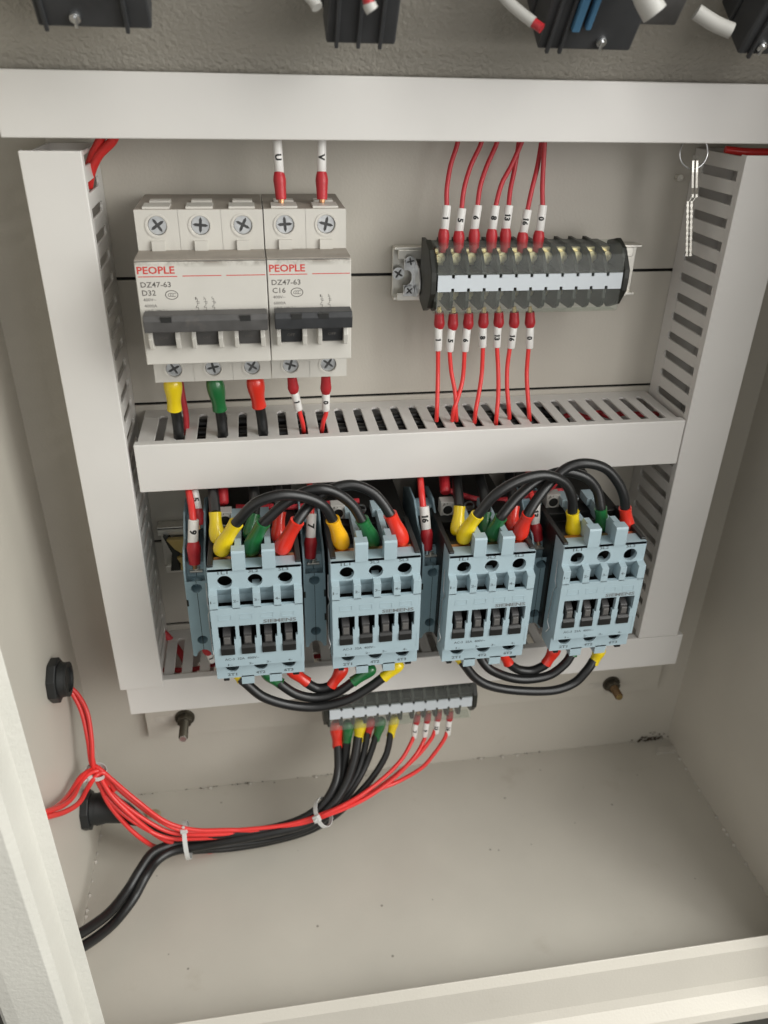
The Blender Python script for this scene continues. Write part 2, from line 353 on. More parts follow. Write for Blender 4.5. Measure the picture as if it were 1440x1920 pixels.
def stud(px, pz, label, tip, tipm, brass):
    t = thing('mounting_stud', label, 'bolt', (px, 0, pz), 'hexagon nuts on studs under the ducts')
    m = MB(); m.cyl((px, -tip, pz), (px, -tip-.8, pz), 2.3, 14); part('tip', m, tipm, t)
    m = MB(); m.cyl((px, -.2, pz), (px, -1.3, pz), 6.6, 28); part('washer', m, 'dark_nut', t, smooth=True)
    m = MB(); hexa = [(px+5.2*math.cos(math.pi/3*i+.3), pz+5.2*math.sin(math.pi/3*i+.3)) for i in range(6)]; m.prism(hexa, 'y', 1.3, 5.6); part('nut', m, 'dark_nut', t, bevel=.4)
    m = MB(); k = 26
    pts = [(px, -5.6-(tip-5.6)*i/k, pz) for i in range(k+1)]; m.tube(pts, [2.7 if i % 2 else 3.1 for i in range(k)]+[2.2], 14); part('threaded_rod', m, brass, t, smooth=True)
    return t
stud(-64.4, -391.0, 'dark hexagon nut on a pale tipped stud, below the left end of the bottom duct', 20, 'silver', 'dark_nut')
stud(244.5, -397.5, 'hexagon nut on a brown brass threaded stud, below the right end of the bottom duct', 15, 'brass', 'old_brass')

# ------------------------------------------------------------------ wiring ducts
def duct(label, axis, a0, a1, b0, b1, vis, phase, D=49.0, finger_range=None, end_shift=0, hid=False):
    M = (lambda a, b, d: (a, -d, b)) if axis == 'x' else (lambda a, b, d: (b, -d, a))
    t = thing('wiring_duct', label, 'wiring duct', M((a0+a1)/2, (b0+b1)/2, 0), 'grey white slotted wiring ducts')
    def bx(m, A0, A1, B0, B1, d0, d1):
        p = M(A0, B0, 0); q = M(A1, B1, 0); m.box(min(p[0], q[0]), max(p[0], q[0]), d0, d1, min(p[2], q[2]), max(p[2], q[2]))
    m = MB(); prof = [(b0, D-5), (b0, D), (b1, D), (b1, D-5), (b1-1.1, D-5), (b1-1.1, D-1.6), (b0+1.1, D-1.6), (b0+1.1, D-5)]
    n = len(prof); m.add([M(a0, b, d) for b, d in prof]+[M(a1, b, d) for b, d in prof], [tuple(range(n)), tuple(range(n, 2*n))]+[(i, (i+1) % n, n+(i+1) % n, n+i) for i in range(n)])
    part('cover', m, 'duct', t, bevel=.8, segs=3)
    i0 = b0+1.3; i1 = b1-1.3
    m = MB(); bx(m, a0+1, a1-1, i0+1, i1-1, .4, 1.6); part('base', m, 'duct', t)
    pitch, gap = (10.38, 4.4) if axis == 'x' else (10.8, 4.3); r = gap/2
    first = phase-math.floor((phase-(a0+1))/pitch)*pitch      # gap centres
    gaps = []; c = first
    while c < a1-2: gaps.append(c); c += pitch
    for side in ('hi', 'lo'):
        bo = i1 if side == 'hi' else i0; bi = bo-1.2 if side == 'hi' else bo+1.2
        poly = [(a0+1, .4), (a0+1, 11)]
        for c in gaps:
            if c-r < a0+1.2 or c+r > a1-1.2: continue
            poly.append((c-r, 11)); poly += [(c-r*math.cos(math.pi*i/6), 11-r*math.sin(math.pi*i/6)) for i in range(1, 6)]; poly.append((c+r, 11))
        poly += [(a1-1, 11), (a1-1, .4)]
        m = MB(); k = len(poly)
        m.add([M(a, bo, d) for a, d in poly]+[M(a, bi, d) for a, d in poly], [tuple(range(k)), tuple(range(k, 2*k))]+[(i, (i+1) % k, k+(i+1) % k, k+i) for i in range(k)])
        part('side_strip', m, 'duct', t)
        edges = [a0+1]+[v for c in gaps if not (c-r < a0+1.2 or c+r > a1-1.2) for v in (c-r, c+r)]+[a1-1]
        if side == vis:
            proto = None
            for i in range(0, len(edges), 2):
                e0, e1 = edges[i], edges[i+1]
                if e1-e0 < .6: continue
                if abs((e1-e0)-(pitch-gap)) < .01 and proto is not None:
                    off = M(e0-pe0, 0, 0); clone_part(proto, t, (off[0], 0, off[2]))
                else:
                    mm_ = MB(); bx(mm_, e0, e1, min(bo, bi), max(bo, bi), 10.98, D-2.0)
                    o = part('finger', mm_, 'duct', t, bevel=.25, segs=1)
                    if abs((e1-e0)-(pitch-gap)) < .01: proto = o; pe0 = e0
        else:
            mm_ = MB()
            for i in range(0, len(edges), 2):
                if edges[i+1]-edges[i] > .6: bx(mm_, edges[i], edges[i+1], min(bo, bi), max(bo, bi), 10.98, D-2.0)
            part('finger_row', mm_, 'duct', t, kind='stuff')
    return t
midg = (-20.8,-41.3,-166.0)[0]
rg = (228.0,-41.4,-86.3)[2]
lg = (-66.6,-33.5,-81.3)[2]
bg = (-48.1,-33.3,-316.0)[0]
duct('horizontal grey white duct cover right across the top of the cabinet, above the breakers', 'x', -96.5, 280, -28.6, -4.4, 'lo', midg)
duct('horizontal slotted duct with cables dropping into its slots, between the breakers and the blue contactors', 'x', -63.4, 227.4, -191.4, -165.2, 'hi', midg)
duct('horizontal duct at the bottom of the frame, behind the looping black cables', 'x', -87.8, 258.9, -339.4, -315.2, 'hi', bg)
duct('vertical slotted duct on the left, brightly lit, beside the circuit breakers', 'z', -319.6, -33.2, -91.0, -66.4, 'hi', lg, D=49.6)
duct('vertical slotted duct on the right, behind the hanging key', 'z', -314.6, -33.4, 227.8, 254.6, 'lo', rg, D=49.6)

# ------------------------------------------------------------------ circuit breakers
def screw(mb_d, mb_s, cx, cz, r, d, ang=0.3):      # dark seat + four bright sectors that leave a cross
    mb_d.ring((cx, cz), 0.01, r, d-.9, d-.65, 20)
    w_ = r*.17
    for k in range(4):
        a = ang+k*math.pi/2; pts = []
        a0 = math.asin(w_/(r*.62)); pts.append((w_*1.0, w_*1.0))
        pts = [(w_, w_)]+[(r*.62*math.cos(t), r*.62*math.sin(t)) for t in (a0, )]
        pts += [(r*.9*math.cos(t), r*.9*math.sin(t)) for t in [math.pi/2*i/6 for i in range(7)]]
        pts += [(r*.62*math.cos(t), r*.62*math.sin(t)) for t in (math.pi/2-a0, )]
        ca, sa = math.cos(a), math.sin(a)
        mb_s.prism([(cx+x*ca-y*sa, cz+x*sa+y*ca) for x, y in pts], 'y', d-.65, d)
    mb_s.ring((cx, cz), r*.88, r, d-.7, d-.15, 24)
def add_screw(parent, cx, cz, r, d, ang=.3, m='silver'):
    a = MB(); b = MB(); screw(a, b, cx, cz, r, d, ang)
    s = part('screw', b, m, parent); part('screw_recess', a, 'dark_steel', s); return s
def breaker(label, x0, poles, zo, hmat, rating, ka, ccx):
    W = poles*18.0-.25; x1 = x0+W; D1, D2 = 53.0, 72.0
    t = thing('circuit_breaker', label, 'circuit breaker', (x0+W/2, 0, -94+zo), 'white modular circuit breakers')
    zt, zs, zf, zb, zl = -55.3+zo, -72.0+zo, -72.8+zo, -116.6+zo, -131.7+zo
    # body: stepped profile; terminal cells with bored screw holes are set into its two steps
    m = MB()
    for k in range(poles):
        a, b = x0+k*18+.06, min(x0+(k+1)*18-.06, x1)
        m.prism([(7, zt), (D1-4, zt), (D1-4, zs), (D2-1.6, zs), (D2-1.6, -94+zo), (D2-8, -94+zo), (D2-8, -109.4+zo), (D2-1.6, -109.4+zo), (D2-1.6, zb), (D1-4, zb), (D1-4, zl), (7, zl)], 'x', a, b)
    part('body', m, 'breaker_white', t)
    m = MB(); m2 = MB()
    for k in range(poles):
        a, b = x0+k*18+.06, min(x0+(k+1)*18-.06, x1); cx = x0+k*18+9.0
        if True:
            r0 = (zt+zs)/2
            m.hole_cell(a, b, zs, zt, cx, -61.8+zo, 3.95, D1, 4.2)
            m.add([(a,-D1,zt),(b,-D1,zt),(b,-D1+4.2,zt),(a,-D1+4.2,zt)], [(0,1,2,3)])
            m.ring((cx, -61.8+zo), 4.2, 5.0, D1-.3, D1+.35, 30)
            m.box(cx-3.0, cx+2.6, D1-.2, D1+1.6, zs, -67.8+zo)                 # little lug under the screw
            m2.hole_cell(a, b, zl, zb, cx, -125.7+zo, 3.7, D1, 4.2)
            m2.add([(a,-D1,zl),(b,-D1,zl),(b,-D1+4.2,zl),(a,-D1+4.2,zl)], [(0,1,2,3)])
            m2.ring((cx, -125.7+zo), 3.95, 4.7, D1-.3, D1+.3, 30)
            m.box(a+3.4, b-3.2, 40, D1-1.5, zt-.2, zt+1.0); m.box(a+5.0, b-4.0, 30, 36, zt-.2, zt+1.2)
    for xx in (x0+.06, x1):
        s_ = 1 if xx < x0+1 else -1
        m.add([(xx,-D1,zs),(xx,-D1,zt),(xx,-D1+4.2,zt),(xx,-D1+4.2,zs)], [(0,1,2,3)]); m2.add([(xx,-D1,zl),(xx,-D1,zb),(xx,-D1+4.2,zb),(xx,-D1+4.2,zl)], [(0,1,2,3)])
    part('terminal_cover', m, 'breaker_white', t); part('terminal_cover', m2, 'breaker_white', t)
    # front plate with one window per pole
    wx = []
    for k in range(poles): wx += [x0+k*18+4.2, x0+k*18+14.0]
    xs = [x0]+wx+[x1]; zs_ = [zb, -108.2+zo, -96.5+zo, zf]
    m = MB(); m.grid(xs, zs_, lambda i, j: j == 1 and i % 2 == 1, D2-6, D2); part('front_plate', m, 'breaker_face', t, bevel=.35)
    m = MB(); m.box(x0+.1, x1-.1, D1-.2, D2-.3, zs-.3, zs+.15); part('dusty_shaded_ledge', m, 'breaker_dust_shade', t, bevel=.1)  # dust strip with the ledge's shade put into its colour
    m = MB(); m.box(x0+.3, x1-.3, 9, D1-.6, zt-.2, zt+.12); part('dusty_shaded_ledge', m, 'breaker_dust_shade', t)  # same dust and painted shade on the breaker top
    for k in range(poles):
        c = x0+k*18
        m = MB()
        for (u, v) in ((2.6, 4.4), (13.8, 15.8)):
            m.prism([(D2-.3, -96.5+zo), (D2+3.4, -99.5+zo), (D2+5.2, -104.0+zo), (D2+3.6, -108.6+zo), (D2-.3, -109.6+zo)], 'x', c+u, c+v)
        part('toggle_guard', m, 'breaker_white', t, bevel=.3)
        m = MB(); m.prism([(D2-7, -96+zo), (D2+1.5, -97+zo), (D2+3.2, -101+zo), (D2+1.4, -107.6+zo), (D2-2, -108+zo), (D2-7, -108+zo)], 'x', c+4.5, c+13.7)
        tg = part('toggle', m, hmat, t, bevel=.3)
        tx = MB(); text_on(tx, 'OFF', c+7.2, -104.6+zo, 3.4, 1.1, D2+2.75); part('lettering', tx, 'ink_grey', tg)
    # handle tie bar with two square notches
    hb0, hb1 = x0+2.0, x1-.6
    n1, n2 = hb0+(7.2 if poles == 3 else 7.0), (hb1-11.5 if poles == 3 else hb0+18.5)
    m = MB(); prof = [(D2+2, -92.3+zo), (D2+9, -92.6+zo), (D2+10.4, -94.6+zo), (D2+9.6, -99.6+zo), (D2+5, -100.6+zo), (D2+2, -99.6+zo)]
    m.prism(prof, 'x', hb0, hb1); tb = part('tie_bar', m, hmat, t, bevel=.35)
    m = MB()
    for n_ in (n1, n2): m.box(n_, n_+4.4, D2+9, D2+10.45, -95.2+zo, -92.9+zo)
    part('notch', m, 'black_plastic', tb)
    for k in range(poles):
        cx = x0+k*18+9.0
        add_screw(t, cx, -61.8+zo, 3.75, D1-1.2, random.uniform(0, 1.5)); add_screw(t, cx, -125.7+zo, 3.5, D1-1.2, random.uniform(0, 1.5))
    m = MB(); m.box(x1+.05, x1+3.2, 5, 9, zs-1.5+zo, zs+3+zo) if poles == 2 else None
    if poles == 2: m.box(x1+.05, x1+2.6, 4, 8.5, -113, -108); part('rail_clip', m, 'bright_zinc', t, bevel=.3)
    # print
    zz = zo
    m = MB(); text_on(m, 'PEOPLE', x0+.8, -77.6+zz, 15.2, 3.1, D2+.06, .022)
    m.box(x0+.9, x0+16.9, D2+.02, D2+.06, -78.85+zz, -78.5+zz)
    m.box(x0+19.0, x0+(35.2 if poles == 2 else 35), D2+.02, D2+.06, -78.75+zz, -78.4+zz)
    if poles == 3: m.box(x0+37, x0+53.3, D2+.02, D2+.06, -78.75+zz, -78.4+zz)
    part('lettering', m, 'ink_red', t)
    m = MB(); text_on(m, 'DZ47-63', x0+1.6, -83.1+zz, 12.3, 2.3, D2+.06, .012); text_on(m, rating, x0+1.8, -86.5+zz, 5.6, 2.3, D2+.06, .012)
    text_on(m, '400V~', x0+1.9, -88.8+zz, 5.3, 1.25, D2+.06); text_on(m, ka, x0+2.1, -91.4+zz, 5.2, 1.25, D2+.06); text_on(m, 'GB/T 10963.1', x0+2.2, -93.6+zz, 9, 1.2, D2+.06)
    cx, cz = ccx, -86.3+zz
    pts = [(cx+2.55*math.cos(a), cz+1.85*math.sin(a)) for a in [i*math.pi/12 for i in range(25)]]
    m.tube([(a, -D2-.02, b) for a, b in pts], .16, 5)
    text_on(m, 'C', cx-1.7, cz-.8, 1.3, 1.6, D2+.06, 0, .15); text_on(m, 'C', cx-.75, cz-.8, 1.3, 1.6, D2+.06, 0, .15); text_on(m, 'C', cx+.2, cz-.8, 1.3, 1.6, D2+.06, 0, .15)
    sx = x0+(24.2 if poles == 3 else 23)
    for k in range(poles):
        u = sx+k*3.4
        text_on(m, '135'[k], u-.9, -88.5+zz, .5, 1.1, D2+.06)
        for (xa, za, xb, zb_) in ((u, -88.0, u, -89.4), (u-.7, -89.4, u+.7, -89.4), (u, -89.7, u, -90.5), (u-.3, -90.0, u+.8, -90.0), (u, -90.7, u-.9, -91.6), (u-.9, -91.8, u+.1, -91.8), (u+.1, -91.8, u+.1, -92.8), (u-.4, -93.0, u+.7, -93.0)):
            m.tube([(xa, -D2-.03, za+zz), (xb, -D2-.03, zb_+zz)], .11, 4)
    part('lettering', m, 'ink_grey', t)
    return t
breaker('three pole white circuit breaker rated D32, the wider left one with a dusty grey handle', -48.4, 3, -.1, 'handle_grey', 'D32', '4000A', -34.6)
breaker('two pole white circuit breaker rated C16, the narrower right one with a darker handle', 5.75, 2, 0, 'handle_dark', 'C16', '6000A', 18.0)
m = MB(); m.prism([(1.5, -76.5), (6.5, -76.5), (6.5, -80.5), (7.6, -80.5), (7.6, -75.3), (1.5, -75.3)], 'x', -47, 45); m.prism([(1.5, -111.5), (6.5, -111.5), (6.5, -107.5), (7.6, -107.5), (7.6, -112.7), (1.5, -112.7)], 'x', -47, 45)
m.box(-47, 45, .3, 1.5, -112, -76)
solo('mounting_rail', m, 'bright_zinc', 'short zinc rail with its end showing right of the two circuit breakers', 'rail')

# ------------------------------------------------------------------ terminal blocks
def terminal_strip(name_label, x0, z_top, ends, lit, zrot=0, used=7):
    """twelve modules of 7.75 mm between black end plates"""
    P0 = 7.75; N = 12
    t = thing('terminal_block', name_label, 'terminal block', (x0+46, 0, z_top-15), 'twelve way black terminal blocks')
    zt, zb = z_top, z_top-31
    proto = None; ps = []
    for k in range(N):
        if k == 0:
            m = MB(); a = x0
            m.prism([(9, zt-3), (26, zt-3), (26, zt-11.5), (37, zt-12), (41, zt-12.3), (41, zt-20.0), (37, zt-20.3), (26, zt-20.8), (26, zt-28), (9, zt-28)], 'x', a+.05, a+P0-.05)
            fin = [(9, zt-1.5), (26, zt-1.5), (36, zt-4.5), (43.4, zt-11.5), (43.4, zt-12.8), (41, zt-13.6), (41, zt-18.7), (43.4, zt-19.6), (43.8, zt-25), (42.8, zt-28.6), (39.5, zt-30.6), (26, zt-30.8), (9, zt-30.2)]
            m.prism(fin, 'x', a-.95, a+.95)
            proto = part('module', m, 'terminal_black', t, bevel=.15, segs=1)
        else: proto2 = clone_part(proto, t, (k*P0, 0, 0))
        for zc, src in ((zt-7.3, 0), (zt-24.3, 1)):
            if k == 0:
                m = MB(); cx = x0+P0/2+.2
                m.box(cx-2.3, cx+2.3, 26, 28.5, zc-4.0, zc+4.0); m.cyl((cx, -28.5, zc), (cx, -31.5, zc), 2.6, 16)
                m.box(cx-2.3, cx-.4, 31.5, 32.1, zc-.9, zc+1.2); m.box(cx+.4, cx+2.3, 31.5, 32.1, zc-1.2, zc+.9)
                s = part('terminal_screw', m, 'gold_nickel' if lit else 'silver', t, bevel=.2, segs=1); ps.append(s)
            else:
                c = clone_part(ps[src], t, (k*P0, 0, 0))
    for xe, th in ((x0-3.3, 2.8), (x0+N*P0+.3, 3.0)):
        m = MB(); m.prism([(20, zt-1.5), (30, zt+1.2), (38, zt-2), (45.5, zt-11), (45.8, zt-15), (45.5, zt-21), (40, zt-29), (30, zt-33), (20, zt-30)], 'x', xe, xe+th)
        part('end_plate', m, 'terminal_black', t, bevel=.5)
    # white marking strip with nicks between the modules
    ws = zt-12.4; wb = zt-20.1; pts = [(x0+.3, ws)]
    for k in range(1, N): xk = x0+k*P0; pts += [(xk-.8, ws), (xk-.7, ws-1.5), (xk+.7, ws-1.5), (xk+.8, ws)]
    pts.append((x0+N*P0-.1, ws)); pts.append((x0+N*P0-.1, wb))
    for k in range(N-1, 0, -1): xk = x0+k*P0; pts += [(xk+.8, wb), (xk+.7, wb+1.5), (xk-.7, wb+1.5), (xk-.8, wb)]
    pts.append((x0+.3, wb))
    m = MB(); m.prism(pts, 'y', 44.2, 45.2); part('marking_strip', m, 'label_white', t)
    for s, (za, zb_) in enumerate(((zt-1.2, zt-12.2), (zt-20.3, zt-31.0))):
        if s == 0: prof = [(28, zt+.2), (37, zt-.1), (44.4, zt-3.5), (44.9, zt-12.3), (44.4, zt-12.3), (43.9, zt-3.9), (36.8, zt-.6), (28, zt-.3)]
        else: prof = [(44.9, zt-20.2), (44.7, zt-30.6), (43.0, zt-31.6), (36, zt-31.9), (36, zt-31.4), (42.8, zt-31.1), (44.2, zt-30.3), (44.4, zt-20.2)]
        m = MB(); m.prism(prof, 'x', x0+.1, x0+N*P0); part('clear_cover', m, 'clear_cover', t)
    return t
TBX = 85.9
terminal_strip('upper terminal block with seven numbered red wires above it and seven below', TBX, -74.2, 0, True)
terminal_strip('lower terminal block beneath the bottom duct, its left half taking the black cables', 30.6, -342.6, 0, False)
# rail and bracket left of the upper block
t = thing('terminal_rail', 'zinc plated rail and screwed end bracket carrying the upper terminal block', 'rail', (135, 0, -94))
m = MB(); m.box(71.4, 205, 1, 2.2, -107, -81); m.box(71.4, 205, 2.2, 8, -82.2, -80.8); m.box(71.4, 205, 2.2, 8, -107.4, -106)
m.box(73.2, 200, 8, 9, -86.6, -82.0); m.box(73.0, 200, 8, 9, -107.6, -103.6); part('rail', m, 'bright_zinc', t, bevel=.3)
m = MB(); m.prism([(76.2, -86.2), (81.6, -86.2), (81.6, -105), (76.2, -105), (76.2, -99.3), (78.4, -99.3), (79.6, -98.4), (80.3, -96.8), (80.3, -94.4), (79.6, -92.7), (78.4, -91.9), (76.2, -91.9)], 'y', 9.1, 10.3)
m.prism([(9.1, -86.2), (21, -89), (25, -94), (25, -98), (20, -103), (9.1, -105.4)], 'x', 81.5, 82.4)
part('end_bracket', m, 'silver', t, bevel=.2)
add_screw(t, 79.0, -86.8, 2.5, 12.6, .2); add_screw(t, 78.9, -101.6, 2.5, 12.6, .7); add_screw(t, 74.0, -94.2, 3.1, 6.5, 1.0)
m = MB(); m.cyl((181.8, -14, -83), (186, -14, -83), 2.6, 14); m.cyl((181.8, -14, -98), (186, -14, -98), 2.6, 14); m.box(181.6, 187, 2, 11, -103, -84); part('end_bracket', m, 'silver', t, bevel=.2)
m = MB(); m.box(26, 136, 1, 8, -372, -345); m.box(127.5, 131.5, 8, 16, -366, -350); r_ = solo('lower_rail', m, 'bright_zinc', 'short zinc rail holding the lower terminal block, its screw end at the right', 'rail')
m = MB(); m.cyl((131, -22, -351), (134.5, -23, -350.5), 3.0, 16); m.cyl((134.5, -23, -350.5), (136, -23.2, -350.3), 1.8, 12); part('screw', m, 'silver', r_, smooth=True)

# ------------------------------------------------------------------ contactors
X0, Z0 = -30.4, -209.6
def contactor():
    t = thing('contactor', '', 'contactor', (X0, 0, Z0), 'pale blue motor contactors')
    def bx(m, x0, x1, d0, d1, z0, z1): m.box(X0+x0, X0+x1, d0, d1, Z0+z0, Z0+z1); return m
    def pz(m, poly, a, b): m.prism([(d, Z0+z) for d, z in poly], 'x', X0+a, X0+b); return m
    m = MB(); pz(m, [(8, -.5), (62, -.5), (62, -6), (80, -6), (80, -64), (62, -68), (8, -68)], .4, 44.4)
    bx(m, .2, 2.9, 60, 94.5, -8, 1.2); bx(m, 41.9, 44.6, 60, 94.5, -8, 1.2); bx(m, 3, 6, 84, 96, -69.6, -66); bx(m, 38.5, 42, 84, 96, -69.4, -66)
    part('base', m, 'black_plastic', t, bevel=.5)
    # blue housing
    m = MB(); D1 = 96.3; D2 = 100.2
    hc = [7.9, 22.3, 36.7]; hr = 3.6
    edges = [0, 15.1, 29.5, 44.6]
    for i in range(3): m.hole_cell(X0+edges[i], X0+edges[i+1], Z0-12.2, Z0-.2, X0+hc[i], Z0-7.7, hr, D1, 2.4)
    bx(m, .01, 2.2, 84, D1-.01, -61, -.2); bx(m, 42.4, 44.59, 84, D1-.01, -61, -.2); bx(m, .03, 1.9, 86, D2-.05, -56.5, -13); bx(m, 42.7, 44.57, 86, D2-.05, -56.5, -13)
    m.prism([(X0+.1, D1), (X0+2.9, 88), (X0+41.8, 88), (X0+44.5, D1)], 'z', Z0-1.6, Z0-.1)             # top ledge
    pz(m, [(91.5, -1), (91.5, 9.6), (D1+.4, 9.6), (D1+.9, 8.6), (D1+.9, -1)], 12.0, 18.3); pz(m, [(91.5, -1), (91.5, 9.6), (D1+.4, 9.6), (D1+.9, 8.6), (D1+.9, -1)], 26.2, 32.5)
    for a in (13.6, 27.8): pz(m, [(50, -2), (50, 6), (64, 6.2), (70, 5.2), (82, 5.4), (84, 8.9), (92, 9.0), (92, -2)], a, a+3.0); pz(m, [(50, 2), (50, 6.6), (60, 6.6), (60, 2)], a-2.2, a+3.1)
    bars = [(0, 3.9), (10.8, 14.4), (20.8, 24.4), (30.8, 34.2), (40.7, 44.6)]
    for a, b in bars: pz(m, [(D1-6, -11.2), (D1, -11.4), (D2, -12.6), (D2, -21), (D1-6, -21)], a, b)
    for i in range(4): pz(m, [(D1-1, -12.1), (D1+.2, -11.9), (92.6, -17.5), (92.2, -22.6), (91.2, -22.6), (91.4, -17.5)], bars[i][1], bars[i+1][0])
    # front plate: label pockets are shallow recesses, windows go right through
    xs = [0]+[2.85+10.15*k+q for k in range(4) for q in (0, .5, 7.4, 8.4)]+[44.6]
    zs = [-56.7, -49.2, -39.6, -31.3, -20.5]
    def hole(i, j):
        if i < 1 or i > 15: return False
        return (j == 2 and i % 4 in (1, 2, 3)) or (j == 1 and i % 4 == 2)
    m.grid([X0+x for x in xs], [Z0+z for z in zs], hole, D2-2.2, D2)
    pz(m, [(D2-.4, -56.6), (D2-.02, -56.6), (D1+.2, -57.4), (D1-3, -57.4), (D1-3, -56.6)], 0.02, 44.58)
    for i in range(3):
        m.hole_cell(X0+edges[i], X0+edges[i+1], Z0-66.8, Z0-55.6, X0+[7.9, 22.3, 36.7][i], Z0-59.3, 3.6, D1+.6, 1.2)
    bx(m, .05, 44.55, 84, D1+.55, -66.8, -66.0); bx(m, .02, 2, 84, D1+.55, -66.8, -55); bx(m, 42.5, 44.58, 84, D1+.55, -66.8, -55)
    pz(m, [(82, -66.0), (82, -71), (84, -72), (D1+.6, -71.6), (D1+.6, -66.0)], 12.2, 18.6); pz(m, [(82, -66.0), (82, -71), (84, -72), (D1+.6, -71.6), (D1+.6, -66.0)], 26.5, 32.8)
    part('housing', m, 'contactor_blue', t, bevel=.35, segs=2)
    m = MB()
    for i in range(4):
        c = X0+3.6+10.1*i
        m.box(c, c+6.4, D2-.2, D2+.18, Z0-27.6, Z0-27.2); m.box(c+6.0, c+6.4, D2-.2, D2+.18, Z0-27.3, Z0-24.6); m.box(c, c+.3, D2-.2, D2+.1, Z0-27.3, Z0-24.6); m.box(c, c+6.4, D2-.2, D2+.12, Z0-24.7, Z0-24.4)
    m.box(X0+43.1, X0+43.35, D2-.2, D2+.15, Z0-54, Z0-45)
    part('label_frame', m, 'contactor_blue', t)
    for i in range(4):
        c = X0+2.85+10.15*i
        m = MB(); m.prism([(84, Z0-28), (90, Z0-28), (D1-1, Z0-35), (D2-1, Z0-37.4), (D2-.4, Z0-43.6), (D1, Z0-44.6), (84, Z0-44.6)], 'x', c+2.0, c+5.9)
        sl = part('slider', m, 'slider_grey', t, bevel=.35)
        m = MB(); m.prism([(84, Z0-43.4), (D2-.5, Z0-43.4), (D2+.9, Z0-44.6), (D2+.9, Z0-48.6), (84, Z0-49.1)], 'x', c+.6, c+7.3); part('slider_foot', m, 'black_plastic', sl, bevel=.3)
        m = MB(); m.box(c+2.4, c+5.5, D2-1.2, D2+.1, Z0-42.3, Z0-38.4); part('slider_face', m, 'slider_face', sl, bevel=.3)
    m = MB(); bx(m, 1.5, 43, 80, 86.5, -56, -1.5); bx(m, 2.8, 41.8, 80, 87, -66, -56); part('arc_chamber', m, 'black_plastic', t)
    for i in range(3):
        cx = X0+hc[i]
        m = MB(); m.cyl((cx, -86.6, Z0-5.7), (cx, -88.0, Z0-5.7), 2.9, 16); m.box(cx-2.4, cx+2.4, 88.0, 88.6, Z0-5.5, Z0-4.6)
        part('clamp_screw', m, 'silver', t, bevel=.15, segs=1)
        m = MB(); m.box(cx-5.2, cx+5.2, 84.5, 87.9, Z0-1.6, Z0-.8); part('contact_plate', m, 'copper', t)
    m = MB()
    for x_, z_ in ((-1.1, -14), ):
        m.tube([(X0+x_, -93, Z0-10), (X0+x_-.2, -94, Z0-22), (X0+x_+.5, -95, Z0-25), (X0+x_-.4, -94, Z0-28), (X0+x_-.3, -92, Z0-50), (X0+x_+.4, -94, Z0-53), (X0+x_-.3, -92, Z0-57)], .28, 6)
    part('spring_clip', m, 'silver', t, smooth=True)
    # coil terminal and rear screw standing on the black base
    m = MB(); ax, az = X0+4.3, Z0; cz = az+3.2
    m.prism([(ax, az-.6), (ax+7.6, az-.6), (ax+7.6, az+7.6), (ax, az+7.6)], 'y', 49, 55.4); m.ring((ax+3.9, cz-.3), 2.6, 3.4, 55.2, 56)
    ct = part('coil_terminal', m, 'grey_terminal', t, bevel=.3)
    m = MB(); m.cyl((ax+3.9, -55.3, cz-.3), (ax+3.9, -55.7, cz-.3), 2.7, 18); part('screw_hole', m, 'black_plastic', ct)
    m = MB(); text_on(m, 'A1', ax+.8, az+5.2, 2.8, 1.9, 55.5, .01); part('lettering', m, 'ink_grey', ct)
    m = MB(); m.ring((X0+20.5, Z0+3.5), 2.3, 2.9, 53, 54, 20); m.box(X0+18, X0+23, 53, 54.6, Z0+2.4, Z0+3.3); part('rear_screw', m, 'silver', t, smooth=False)
    # print
    m = MB(); F = 96.36+.05; F2 = D2+.05
    for i, s in enumerate(('1L1', '3L2', '5L3')): text_on(m, s, X0+hc[i]-3.0, Z0-3.2, 4.8, 1.7, D1+.05, .02)
    for i, s in enumerate(('1-', '2-', '3-', '4-')):
        text_on(m, s, X0+bars[i][0]+.5, Z0-17.2, 2.5, 1.5, F2, .02); text_on(m, s, X0+[6.2, 16.6, 25.4, 36.2][i], Z0-56.1+.1*i, 2.3, 1.3, F2, .02)
    for i, s in enumerate(('2T1', '4T2', '6T3')): text_on(m, s, X0+hc[i]-2.6, Z0-65.4, 4.8, 1.8, D1+.66, .035)
    part('lettering', m, 'ink_faint', t)
    m = MB(); text_on(m, 'SIEMENS', X0+25.0, Z0-30.7, 16.2, 2.1, F2+.04, .03); part('lettering', m, 'ink_siemens', t)
    return t
def rating(t, amps):
    r0 = ROOT[t.name]; m = MB(); text_on(m, 'AC-3  %s  400V~' % amps, r0.x+4.9, r0.z-52.6, 17.0, 1.5, 100.25, .02); part('lettering', m, 'ink_faint', t)
c1 = contactor()
c1['label'] = 'leftmost pale blue contactor, directly right of the wire marked 9'
c2 = dup(c1, (28.4, 0, -209.6), 'second pale blue contactor from the left, with an amber yellow boot plugged into its top')
c3 = dup(c1, (87.6, 0, -211.3), 'third pale blue contactor from the left, between the wires marked 16 and 13')
c4 = dup(c1, (147.0, 0, -210.6), 'rightmost pale blue contactor, half tucked behind the right vertical duct')
for c_, a_, tw in ((c1, '32A', .25), (c2, '32A', -.35), (c3, '25A', .4), (c4, '25A', -.2)):
    rating(c_, a_); c_.rotation_euler.y = math.radians(tw)

